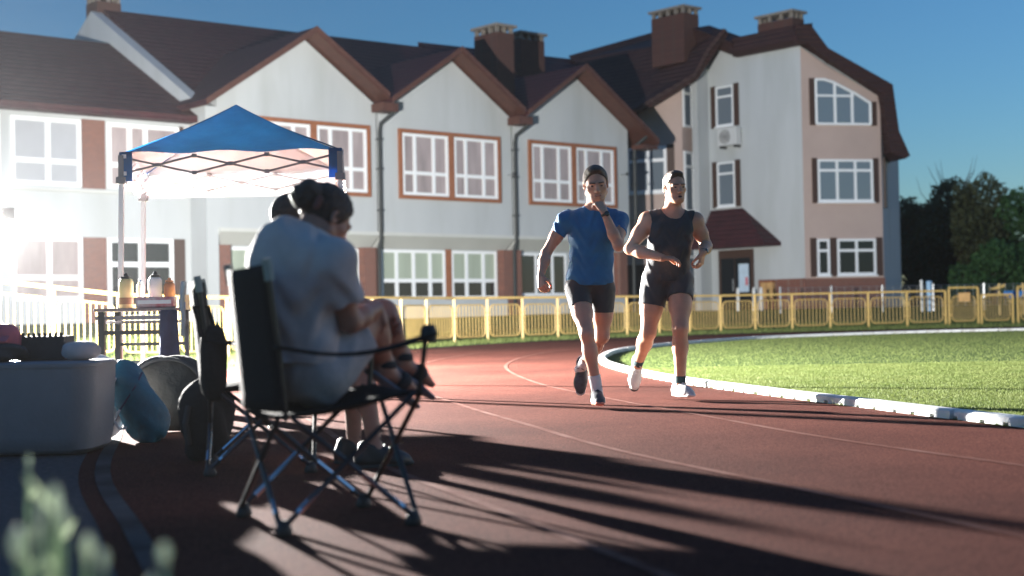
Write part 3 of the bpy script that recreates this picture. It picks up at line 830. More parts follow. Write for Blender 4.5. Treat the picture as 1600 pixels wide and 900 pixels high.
# ------------------------------------------------------------------ trees and bushes behind
def tree(name, x, y, z0, h, w, material, label, cat, n=5200, leaf=.12, lobes=9, group=None, wisps=0, trunk=.16):
    root = empty(name, (x, y, z0), label, cat, group)
    mb = MB(); top = h * .8
    tr = [(x, y, z0 - .2), (x + .05, y, z0 + top * .35), (x - .08, y + .05, z0 + top * .7), (x, y, z0 + top)]
    mb.tube(tr, [trunk, trunk * .8, trunk * .5, trunk * .15], 8)
    L_ = []
    for i in range(lobes):
        a = 2 * math.pi * i / lobes + rng.uniform(-.3, .3); rr = w * .5 * rng.uniform(.35, .8); zz = z0 + h * rng.uniform(.12, .82)
        c = (x + rr * math.cos(a), y + rr * math.sin(a) * .8, zz); L_.append((c, rng.uniform(.2, .32) * min(w, h)))
        mb.tube([(x, y, z0 + (zz - z0) * .55), ((x + c[0]) / 2, (y + c[1]) / 2, z0 + (zz - z0) * .85), c], [trunk * .4, trunk * .25, .015], 6)
    L_.append(((x, y, z0 + h * .78), .24 * min(w, h)))
    for i in range(wisps):
        a = rng.uniform(0, 6.28); mb.tube([(x, y, z0 + h * .7), (x + .3 * math.cos(a) * w, y, z0 + h * .95), (x + .36 * math.cos(a) * w, y, z0 + h * rng.uniform(.98, 1.1))], [.03, .015, .005], 5)
    mb.build('trunk', M['bark'], root)
    wts = np.array([l[1] ** 2 for l in L_]); wts /= wts.sum()
    n = int(n * 1.6); ci = rng.choice(len(L_), n, p=wts)
    C = np.array([l[0] for l in L_])[ci]; Rr = np.array([l[1] for l in L_])[ci]
    d = rng.normal(0, 1, (n, 3)); d /= np.linalg.norm(d, axis=1)[:, None]
    rad = rng.uniform(.45, 1.0, n) ** .6 * (1 + .18 * np.sin(d[:, 0] * 7 + ci) * np.cos(d[:, 2] * 6 + ci))
    P = C + d * (Rr * rad)[:, None]
    P[:, 2] = np.maximum(P[:, 2], z0 + .05)
    ax = rng.normal(0, 1, (n, 3)); ax /= np.linalg.norm(ax, axis=1)[:, None]
    bx = np.cross(ax, rng.normal(0, 1, (n, 3))); bx /= np.linalg.norm(bx, axis=1)[:, None]
    s = leaf * .8 * rng.uniform(.5, 1.3, n)[:, None]
    V = np.concatenate([P - ax * s, P + bx * s * .45, P + ax * s, P - bx * s * .45]); k = np.arange(n)
    mesh_np('crown', V, np.stack([k, k + n, k + 2 * n, k + 3 * n], 1), np.full(n, 4), material, root)
    return root


tree('bush', 20.5, 73, .5, 5.9, 4.4, M['leaf_dark'], 'dark green bush right beside the pale end wall of the building', 'bush', 9000, .17, 14)
tree('bush', 22.1, 71, .5, 7.0, 4.6, M['leaf_olive'], 'tall dark olive bush with thin twigs sticking out of its top', 'bush', 10000, .17, 15, wisps=9)
tree('bush', 25.1, 74, .5, 5.5, 4.4, M['leaf_dark'], 'dark bush between the tall olive bush and the bright green one', 'bush', 8000, .17, 12, wisps=4)
tree('bush', 25.6, 69.5, .5, 6.1, 4.4, M['leaf_green'], 'bright green bush at the right edge of the photo', 'bush', 9500, .17, 13)
tree('bush', 22.9, 67.5, .5, 3.2, 4.6, M['leaf_green'], 'low green bush in front of the tall olive bush', 'bush', 6000, .15, 11)
tree('bush', 23.4, 77, .5, 6.6, 4.6, M['leaf_dark'], 'dark bush rising behind the one beside the building end', 'bush', 6000, .17, 11, wisps=3)

# ------------------------------------------------------------------ floodlight
LX, LY, LZ = -5.9, 16.4, 1.84
lz0 = float(ground_z(LX, LY)[0])
fl = empty('floodlight', (LX, LY, lz0), 'glaring white floodlight at the left edge, beside the canopy tent', 'floodlight')
hd = Matrix.Translation((LX - .16, LY + .05, LZ)) @ Matrix.Rotation(R(-12), 4, 'Z')
mb = MB(); mb.box(-.1, -.21, -.18, .0, .21, .18, hd)
for k in range(7): mb.box(-.13, -.15 + .046 * k, -.11, -.1, -.14 + .046 * k, .11, hd)
mb.build('lamp_head', M['black'], fl)
mb = MB(); mb.box(.002, -.19, -.16, .012, .19, .16, hd); mb.build('lens', M['lamp'], fl)
mb = MB(); ra = [(.25, R(a)) for a in np.linspace(-61, -25, 12)]      # leaf added to the lamp only to keep light off the tent roof
vs = [(LX - .02 + r_ * math.cos(a), LY + r_ * math.sin(a), LZ + zz) for zz in (.026, .17) for r_, a in ra] + [(LX - .02 + (r_ + .006) * math.cos(a), LY + (r_ + .006) * math.sin(a), LZ + zz) for zz in (.17, .026) for r_, a in ra]
k_ = len(ra); mb.add(vs, [(b * k_ + i, b * k_ + i + 1, ((b + 1) % 4) * k_ + i + 1, ((b + 1) % 4) * k_ + i) for b in range(4) for i in range(k_ - 1)])
mb.tube([(LX - .16, LY - .1, LZ + .12), (LX + .1, LY - .2, LZ + .1)], .01, 6)
mb.build('added_light_flap', M['black'], fl)
mb = MB(); mb.tube([(LX - .18, LY + .05, lz0 + .75), (LX - .18, LY + .05, LZ - .2)], .018, 8); mb.tube([hd @ Vector((-.05, -.23, .0)), hd @ Vector((-.05, -.23, -.21)), hd @ Vector((-.05, .23, -.21)), hd @ Vector((-.05, .23, 0))], .012, 6); mb.build('mast', M['yellow'], fl)
for a in (20, 140, 260):
    mb = MB(); mb.tube([(LX - .18, LY + .05, lz0 + .95), (LX - .18 + .55 * math.cos(R(a)), LY + .05 + .55 * math.sin(R(a)), lz0)], .015, 8); mb.build('leg', M['black'], fl)

# ------------------------------------------------------------------ canopy tent
TA, TB, TC, TD = [Vector(v) for v in ((-3.39, 12.4, 0), (-1.48, 12.4, 0), (-1.68, 14.25, 0), (-3.68, 14.25, 0))]
TM = (TA + TB + TC + TD) / 4
tent = empty('canopy_tent', (TM.x, TM.y, 0.0), 'blue pop-up canopy tent with white legs and scissor trusses', 'tent')
EZ, VZ, AZ = 2.155, 1.915, 2.7
AP = (TA + TB + TC + TD) / 4 + Vector((0, 0, AZ))
cor = [TA, TB, TC, TD]


def sheet(rows, name, m, parent, th=.004):
    """grid of points given a little thickness"""
    nr, nc = len(rows), len(rows[0]); vs = [p for r_ in rows for p in r_]; fs = []
    for i in range(nr - 1):
        for j in range(nc - 1): fs.append((i * nc + j, i * nc + j + 1, (i + 1) * nc + j + 1, (i + 1) * nc + j))
    mb = MB(); mb.add(vs, fs); o = mb.build(name, m, parent, smooth=True)
    md = o.modifiers.new('thickness', 'SOLIDIFY'); md.thickness = th; md.offset = 0
    return o


for i in range(4):
    a = cor[i] + Vector((0, 0, EZ)); b = cor[(i + 1) % 4] + Vector((0, 0, EZ))
    rows = []
    for k in range(13):
        s = k / 12; row = []
        for j in range(17):
            t = j / 16; e_ = a.lerp(b, t); p = e_.lerp(AP, s)
            p.z -= .045 * math.sin(math.pi * s) * math.sin(math.pi * t) + .03 * math.sin(math.pi * s) - .012 * math.sin(17 * t + 5 * s) * (1 - s)
            row.append(p)
        rows.append(row)
    o = sheet(rows, 'roof_panel', M['canopy'], tent)
    if i == 0: o.modifiers.clear()
    if i: sheet([[p - Vector((0, 0, .012)) for p in r_] for r_ in rows[:-1]], 'roof_lining', M['lining'], tent)
    if i:      # hanging valance on three sides, silver inside
        c0 = (a + b) / 2
        rows = []
        for k in range(5):
            s = k / 4; row = []
            for j in range(25):
                t = j / 24; p = a.lerp(b, t); outw = Vector(((b - a).y, -(b - a).x, 0)).normalized()
                p = p + outw * (.02 + .02 * s * math.sin(31 * t)) - Vector((0, 0, s * (EZ - VZ)))
                row.append(p)
            rows.append(row)
        sheet(rows, 'valance', M['lining'], tent)
# blue corner flaps at the open front
for c, sg in ((TA, 1), (TB, -1)):
    for dx, dy in ((.11 * sg, 0), (0, .15)):
        p0 = c + Vector((-.012 * sg, -.012, EZ + .01)); p1 = p0 + Vector((dx, dy, 0))
        rows = [[p0.lerp(p1, j / 4) - Vector((0, 0, k / 4 * (EZ - VZ + .02))) for j in range(5)] for k in range(5)]
        sheet(rows, 'corner_flap', M['canopy'], tent)
for i, c in enumerate(cor):
    gz = float(ground_z(c.x, c.y)[0]); outw = (c - TM).normalized() * .05
    mb = MB(); mb.tube([(c.x + outw.x, c.y + outw.y, gz), (c.x, c.y, VZ + .02)], .02, sq=True)
    mb.build('leg', M['tentpole'], tent)
    mb = MB(); mb.tube([(c.x, c.y, VZ + .021), (c.x, c.y, EZ - .02)], .023, sq=True); mb.box(c.x - .04, c.y - .04, VZ - .03, c.x + .04, c.y + .04, VZ + .03); mb.build('corner_bracket', M['truss'], tent)
for i in range(4):
    a = cor[i]; b = cor[(i + 1) % 4]
    zt, zb = EZ - .03, VZ + .06
    mb = MB(); ins = (TM - (a + b) / 2).normalized() * .03
    n = 3
    for k in range(n):
        p = a.lerp(b, k / n) + ins; q_ = a.lerp(b, (k + 1) / n) + ins
        up = (k % 2 == 0)
        mb.tube([p + Vector((0, 0, zb)), q_ + Vector((0, 0, zt))], .009, sq=True)
        mb.tube([p + Vector((0, 0, zt)) + ins * .9, q_ + Vector((0, 0, zb)) + ins * .9], .009, sq=True)
        for pp_, zz in ((q_, zt), (q_, zb), ((p + q_) / 2, (zt + zb) / 2)): mb.box(pp_.x - .022, pp_.y - .017, zz - .017, pp_.x + .017, pp_.y + .017, zz + .017)
    mb.build('truss', M['truss'] if i in (0,) else M['tentpole'], tent)

# ------------------------------------------------------------------ table with bottles
TX0, TX1, TY0, TY1, TZ = -3.27, -2.62, 11.1, 11.6, .79
tab = empty('folding_table', ((TX0 + TX1) / 2, (TY0 + TY1) / 2, 0), 'small folding camp table with dark legs, bottles standing on it', 'table')
mb = MB(); mb.box(TX0, TY0, TZ - .025, TX1, TY1, TZ); mb.build('table_top', M['wood_table'], tab, bevel=.006)
mb = MB(); mb.box(TX0 + .01, TY0 + .012, TZ - .09, TX1 - .01, TY0 + .03, TZ - .06); mb.box(TX0 + .05, TY0 + .1, TZ - .12, TX1 - .05, TY1 - .1, TZ - .1); mb.build('lower_shelf', M['truss'], tab)
for x in (TX0 + .06, TX1 - .03):
    for y in (TY0 + .02, TY1 - .03):
        mb = MB(); mb.tube([(x, y, .004), (x, y, TZ - .026)], .022 if x < -3 else .014, sq=True); mb.build('leg', M['tube'], tab)
mb = MB(); mb.tube([(TX0 + .06, TY0 + .02, .6), (TX1 - .03, TY0 + .02, .6)], .016, sq=True); mb.build('crossbar', M['tube'], tab)
mb = MB(); mb.tube([(TX0 + .06, TY1 - .03, .5), (TX1 - .03, TY1 - .03, .5)], .012, sq=True); mb.build('crossbar', M['tube'], tab)
mb = MB(); mb.box(TX0 + .0, TY0 - .04, .3, TX0 + .36, TY0 + .0, .38); mb.build('side_tray', M['greysleeve'], tab)


def bottle(x, y, r, h, mm, capm, label, band=None):
    root = empty('bottle', (x, y, TZ), label, 'bottle', 'bottles on the camp table')
    mb = MB(); mb.lathe([(r * .9, 0), (r, .01), (r, h * .35), (r * .93, h * .42), (r, h * .5), (r, h * .78), (r * .8, h * .86), (r * .55, h * .88)], 16, (x, y, TZ)); mb.build('bottle_body', mm, root, smooth='auto')
    mb = MB(); mb.lathe([(r * .7, h * .881), (r * .7, h * .95), (r * .35, h * .96), (r * .3, h * 1.03), (r * .18, h * 1.05)], 12, (x, y, TZ)); mb.build('cap', capm, root, smooth='auto')
    if band:
        mb = MB(); mb.lathe([(r * 1.01, h * .12), (r * 1.01, h * .32)], 16, (x, y, TZ)); mb.build('label_band', band, root, smooth='auto')


bottle(-3.08, 11.35, .058, .27, M['yellowbottle'], M['black'], 'yellow bottle with a black cap and a brown label on the table', M['brownlabel'])
bottle(-2.86, 11.4, .056, .28, M['milk'], M['black'], 'white sports bottle with a dark cap, middle of the table')
bottle(-2.75, 11.42, .046, .23, M['orangebottle'], M['orangebottle'], 'orange brown bottle, the smallest one at the right of the table')
bottle(-2.985, 11.42, .03, .22, M['milk'], M['bright'], 'slim white tube bottle between the yellow and the white one')
pk = empty('packet', (-2.79, 11.2, TZ), 'low red and white packet lying at the front of the table', 'packet')
mb = MB(); mb.box(-2.95, 11.13, TZ + .001, -2.65, 11.26, TZ + .085); mb.build('carton', M['redpack'], pk, bevel=.012)
mb = MB(); mb.box(-2.93, 11.12, TZ + .03, -2.67, 11.129, TZ + .06); mb.build('band', M['milk'], pk)
mb = MB()
rows = [[Vector((-2.74 + .13 * j / 6 * (1 + .4 * k / 8) - .02 * k / 8, TY0 - .035 + .02 * math.sin(j * 1.6 + k * .5), .77 - .53 * k / 8)) for j in range(7)] for k in range(9)]
o = sheet(rows, 'hanging_cloth', M['navy'], None, .012); tag(o, 'navy jacket hanging down from the right end of the camp table', 'jacket')
mb = MB(); mb.box(-2.615, 11.2, TZ - .02, -2.575, 11.35, TZ + .1)
nb_ = empty('small_box', (-2.6, 11.27, TZ - .02), 'narrow yellow and blue box at the right end of the table', 'box')
mb.build('carton', M['yellowbottle'], nb_); mb = MB(); mb.box(-2.617, 11.19, TZ - .015, -2.573, 11.199, TZ + .04); mb.build('blue_label', M['plastic_blue'], nb_)
mb = MB(); mb.box(-2.64, 11.22, TZ - .03, -2.56, 11.33, TZ - .021); mb.build('clip', M['black'], nb_)

# ------------------------------------------------------------------ tub, bags
tb = empty('storage_tub', (-2.9, 7.75, 0), 'large pale grey plastic tub with rounded corners at the left edge', 'tub')


def rrect(cx, cy, w, d, r, n=6):
    out = []
    for sx, sy, a0 in ((1, 1, 0), (-1, 1, 90), (-1, -1, 180), (1, -1, 270)):
        for k in range(n + 1):
            a = R(a0 + 90 * k / n); out.append((cx + sx * (w / 2 - r) + r * math.cos(a), cy + sy * (d / 2 - r) + r * math.sin(a)))
    return out


def loft(rings, name, m, parent=None, base=None, smooth=True, bevel=0):
    n = len(rings[0]); vs = [p for r_ in rings for p in r_]; fs = []
    for i in range(len(rings) - 1):
        for j in range(n): fs.append((i * n + j, i * n + (j + 1) % n, (i + 1) * n + (j + 1) % n, (i + 1) * n + j))
    fs += [tuple(range(n - 1, -1, -1)), tuple(range((len(rings) - 1) * n, len(rings) * n))]
    mb = MB(); mb.add(vs, fs); return mb.build(name, m, parent, smooth='auto' if smooth else False, base=base)


cx, cy = -3.03, 7.6
rg = []
for z_, w_, d_, r_ in ((.01, 1.58, .46, .08), (.035, 1.65, .52, .1), (.1, 1.68, .55, .12), (.3, 1.7, .56, .12), (.43, 1.71, .57, .12), (.46, 1.71, .57, .12)):
    rg.append([Vector((x, y, z_)) for x, y in rrect(cx, cy, w_, d_, r_)])
loft(rg, 'tub_body', M['tub'], tb)
rg = []
for z_, w_ in ((.461, 1.725), (.48, 1.725), (.488, 1.7), (.49, 1.6)):
    rg.append([Vector((x, y, z_)) for x, y in rrect(cx, cy, w_, w_ - 1.14, .12)])
loft(rg, 'lid', M['tub'], tb)


def blob(name, c, rad, m, label, cat, base=None, amp=.12, f=3.0, seed=0, rot=0.0, flat=.0, extra=None, group=None):
    """soft sewn bag: a lumpy closed form standing on its flattened foot"""
    r2 = np.random.default_rng(seed); ph = r2.uniform(0, 6, 6)
    root = empty(name, (c[0], c[1], c[2] - rad[2]), label, cat, group)
    rings = []; Mr = Matrix.Rotation(rot, 3, 'Y')
    for i in range(1, 22):
        th = math.pi * i / 22; row = []
        for j in range(30):
            a = 2 * math.pi * j / 30
            k = 1 + amp * math.sin(f * a + ph[0] + 2 * th) * math.sin(th * 2 + ph[1]) + amp * .5 * math.sin(2 * f * a + ph[2] + 5 * th) * math.sin(th)
            sx, sz = math.sin(th) ** .7, math.copysign(abs(math.cos(th)) ** .75, math.cos(th))
            v = Vector((rad[0] * sx * math.cos(a) * k, rad[1] * sx * math.sin(a) * k, -rad[2] * sz * (1 + .3 * amp * math.sin(3 * a + ph[3]))))
            v = Mr @ v
            p = Vector(c) + v; p.z = max(p.z, c[2] - rad[2] * (1 - flat)); row.append(p)
        rings.append(row)
    loft(rings, 'bag_body', m, root)
    return root


zt = .49
wb = blob('bag', (-2.45, 8.25, .25), (.21, .14, .25), M['milk'], 'white bag added between the grey tub and the teal sack to shade the ground', 'bag', seed=14, amp=.06, flat=.05)  # added and sized to block the floodlight from the ground before it
b1 = blob('bag', (-2.76, 7.5, zt + .05), (.2, .13, .05), M['darkcloth'], 'low dark folded bag on top of the grey tub', 'bag', seed=1)
b2 = blob('cap', (-2.72, 7.6, zt + .1), (.09, .1, .1), M['pinkcap'], 'pink cap lying among the dark things on the tub', 'cap', seed=2, amp=.05)
mb = MB(); mb.prism([(-2.82, 7.52, zt + .13), (-2.66, 7.52, zt + .13), (-2.65, 7.44, zt + .105), (-2.83, 7.44, zt + .105)], (0, 0, .008)); mb.build('peak', M['pinkcap'], b2)
ct = empty('crate', (-2.52, 7.68, zt), 'dark open crate with a toothed rim on the grey tub', 'crate')
mb = MB(); mb.box(-2.66, 7.6, zt + .001, -2.4, 7.8, zt + .13)
mb.build('crate_body', M['darkcloth'], ct, bevel=.01)
mb = MB()
for k in range(9): mb.box(-2.655 + .029 * k, 7.602, zt + .13, -2.642 + .029 * k, 7.618, zt + .15)
mb.build('toothed_rim', M['darkcloth'], ct)
b3 = blob('bag', (-2.3, 7.58, zt + .05), (.1, .1, .05), M['greytee'], 'small pale bundle at the right end of the tub', 'bundle', seed=4, amp=.05)
b4 = blob('bag', (-2.95, 7.7, zt + .07), (.16, .12, .07), M['darkcloth'], 'dark rounded bundle behind the pink cap on the tub', 'bundle', seed=5)

tl = blob('stuff_sack', (-2.15, 8.1, .23), (.125, .15, .25), M['teal'], 'teal stuff sack slumped beside the grey tub', 'bag', seed=6, amp=.13, f=2.0, rot=R(-30), flat=.06)
mb = MB(); mb.tube([(-2.3, 7.98, .36), (-2.27, 7.955, .39), (-2.23, 7.96, .37), (-2.25, 7.965, .33)], .012, 6); mb.tube([(-2.2, 7.94, .2), (-2.23, 7.93, .14), (-2.2, 7.93, .09), (-2.16, 7.94, .1)], .008, 6); mb.build('strap', M['milk'], tl)
mb = MB(); mb.tube([(-2.29, 8.02, .05), (-2.2, 7.95, .2), (-2.12, 7.96, .32), (-2.1, 8.05, .4)], .006, 5); mb.build('seam', M['navy'], tl)
dk = blob('duffel_bag', (-2.1, 8.75, .24), (.25, .2, .235), M['darkbag'], 'round dark olive bag behind the teal sack', 'bag', seed=8, amp=.06, flat=.06)
mb = MB(); mb.tube([(-2.1 + .235 * math.cos(a), 8.6, .24 + .22 * math.sin(a)) for a in np.linspace(.3, 2.9, 14)], .012, 6); mb.build('piping', M['darkcloth'], dk, smooth=True)
d2 = blob('rucksack', (-1.5, 6.95, .2), (.13, .13, .2), M['chairfab'], 'black rucksack on the ground under the far camp chair', 'bag', seed=9, amp=.17, f=2.0, flat=.05)
mb = MB(); mb.tube([(-1.56, 6.82, .28), (-1.57, 6.79, .2), (-1.56, 6.81, .1)], .015, 6); mb.build('strap', M['darkcloth'], d2)


# ------------------------------------------------------------------ camp chairs
def chair_parts(root):
    """folding camp chair facing +x, seat .43 high, drawn round its own foot"""
    W, DF, DB = .25, .22, -.22
    zf, ft = .02, []
    fp = {}
    for sx, x in ((1, DF), (-1, DB)):
        for sy in (1, -1):
            fp[sx, sy] = Vector((x, sy * W, zf))
    seat_c = {(1, 1): Vector((.25, .24, .44)), (1, -1): Vector((.25, -.24, .44)), (-1, 1): Vector((-.2, .22, .37)), (-1, -1): Vector((-.2, -.22, .37))}
    # crossing legs: each foot rises to the neighbouring seat corner
    for (a, b) in (((1, 1), (1, -1)), ((1, -1), (1, 1)), ((-1, 1), (-1, -1)), ((-1, -1), (-1, 1)), ((1, 1), (-1, 1)), ((-1, 1), (1, 1)), ((1, -1), (-1, -1)), ((-1, -1), (1, -1))):
        mb = MB(); o_ = Vector((.012 * a[0], .012 * a[1], 0))
        mb.tube([fp[a] + o_, seat_c[b] + o_ * 1.5], .0095, 8)
        lg = mb.build('leg', M['tube'], root, smooth='auto')
        if a[0] != b[0] or a == (-1, -1):      # bare metal ends of the crossing tubes
            d = (seat_c[b] - fp[a]); mb = MB(); mb.tube([fp[a] + o_ + d * .12, fp[a] + o_ * 1.1 + d * .45], .0105, 8); mb.build('bare_tube', M['bright'], lg, smooth='auto')
    for k in fp:
        mb = MB(); p = fp[k]; mb.lathe([(.026, 0), (.03, .012), (.022, .035), (.014, .05)], 10, (p.x, p.y, .0)); mb.build('foot', M['black'], root, smooth='auto')
    for sy in (1, -1):
        mb = MB(); mb.tube([(-.2, sy * .23, .36), (-.225, sy * .245, .6), (-.255, sy * .25, .84), (-.26, sy * .25, .865)], .0095, 8); bp_ = mb.build('back_post', M['tube'], root, smooth='auto')
        mb = MB(); mb.tube([(-.252, sy * .252, .81), (-.258, sy * .252, .855), (-.264, sy * .252, .88)], .016, 8); mb.build('sleeve', M['greysleeve'], bp_, smooth='auto')
        mb = MB(); mb.tube([(.25, sy * .25, .44), (.27, sy * .265, .62)], .0095, 8); mb.build('arm_post', M['tube'], root, smooth='auto')
        rows = [[Vector((-.24 + .54 * i / 8, sy * (.235 + .06 * j / 3), .6 + .03 * i / 8 - .045 * math.sin(math.pi * i / 8))) for j in range(4)] for i in range(9)]
        sheet(rows, 'armrest', M['chairfab'], root, .012)
        mb = MB(); mb.lathe([(.018, .6), (.028, .605), (.03, .64), (.02, .66)], 10, (.28, sy * .265, 0)); mb.build('arm_cap', M['black'], root, smooth='auto')
    rows = [[Vector((-.21 + .47 * i / 10, -.235 + .47 * j / 10, .375 + .065 * i / 10 - .035 * math.sin(math.pi * j / 10) * math.sin(math.pi * (i + 1) / 12))) for j in range(11)] for i in range(11)]
    sheet(rows, 'seat', M['chairfab'], root, .014)
    rows = [[Vector((-.21 - .045 * i / 10 - .05 * math.sin(math.pi * j / 10), -.245 + .49 * j / 10, .39 + .475 * i / 10 - .012 * math.sin(math.pi * j / 10) * (i > 9))) for j in range(11)] for i in range(11)]
    sheet(rows, 'backrest', M['chairfab'], root, .014)


ch1 = empty('camp_chair', (0, 0, 0), 'black folding camp chair the woman sits on, its back towards us', 'chair', 'camp chairs beside the track')
chair_parts(ch1)
ch2 = copy_tree(ch1)
ch1.location = (-.645, 4.84, .005); ch1.rotation_euler = (0, 0, R(25))
ch2.location = (-1.17, 6.55, .005); ch2.rotation_euler = (0, 0, R(10))
tag(ch2, 'black folding camp chair farther back, between the bags and the woman', 'chair', 'camp chairs beside the track')
mb = MB(); mb.tube([(-1.46, 6.33, .865), (-1.47, 6.325, .78), (-1.463, 6.32, .7), (-1.468, 6.32, .62)], .012, 6)
tag(mb.build('white_strap', M['milk'], base=(-1.46, 6.33, .86)), 'thin white strap hanging over the back of the farther camp chair', 'strap')
bg = blob('shoulder_bag', (-1.33, 6.32, .5), (.06, .1, .17), M['chairfab'], 'black bag hanging on the side of the farther camp chair', 'bag', seed=12, amp=.06)
mb = MB(); mb.tube([(-1.36, 6.24, .62), (-1.4, 6.25, .75), (-1.36, 6.36, .75), (-1.33, 6.38, .62)], .01, 6); mb.build('strap', M['chairfab'], bg)


# ------------------------------------------------------------------ weeds right in front of the lens
def weed(px_, py_, Y, label, stems, seed):
    r2 = np.random.default_rng(seed)
    tip = at(px_, py_, Y); root = empty('weed', (tip.x, tip.y, 0), label, 'plant', 'pale weeds close to the camera')
    ms = MB()
    for (dx, dz, r_) in stems:
        dx *= 1.25; dz *= 1.2; r_ *= .8
        p = tip + Vector((dx, r2.uniform(-.05, .05), dz)); q_ = Vector((tip.x + dx * .1, tip.y, 0))
        m_ = q_.lerp(p, .6) + Vector((dx * .12, 0, .0))
        ms.tube([q_, m_, p], [.004, .0035, .003], 6)
        mb = MB(); dirv = (p - m_).normalized(); Mt = dirv.to_track_quat('Z', 'Y').to_matrix().to_4x4()
        mb.lathe([(.003, -.012), (r_ * .7, .0), (r_, r_ * 1.1), (r_ * .8, r_ * 2.4), (r_ * .3, r_ * 3.1)], 9, p, Mt); mb.build('flower_head', M['plantbud'], root, smooth=True)
        for k in range(1):
            t = r2.uniform(.4, .95); b_ = m_.lerp(p, t); s_ = r2.choice([-1, 1]); a = r2.uniform(.015, .035)
            ms.add([b_, b_ + Vector((s_ * a * .6, .006, a * .5)), b_ + Vector((s_ * a, .0, a * 1.4)), b_ + Vector((s_ * a * .3, -.006, a * .8))], [(0, 1, 2, 3)])
    ms.build('stem', M['plant'], root, smooth=True)


weed(85, 785, 1.7, 'pale green weed with several buds, tallest of those in front of the camera', [(0, 0, .008), (.012, -.02, .008), (-.012, -.035, .008), (.03, -.052, .009), (.05, -.06, .007), (-.004, -.012, .007), (.055, -.105, .009)], 1)
weed(40, 862, 1.7, 'pale weed with a broad whitish head in the bottom left corner', [(0, 0, .013), (.012, -.02, .009)], 2)
weed(270, 865, 1.7, 'single pale weed bud standing apart to the right of the others', [(0, 0, .008), (-.012, -.03, .007)], 3)
weed(30, 730, 2.3, 'thin weed with small white buds at the left edge', [(0, 0, .006), (.05, -.055, .006)], 4)
# ------------------------------------------------------------------ bodies: smooth-blended tapered limbs turned into one continuous surface
def V3(p): return np.array([p[0], p[1], p[2]], dtype=np.float32)


def unit(v):
    v = np.asarray(v, float); return v / np.linalg.norm(v)


def smin(a, b, k):
    h = np.clip(.5 + .5 * (b - a) / k, 0, 1)
    return b + (a - b) * h - k * h * (1 - h)


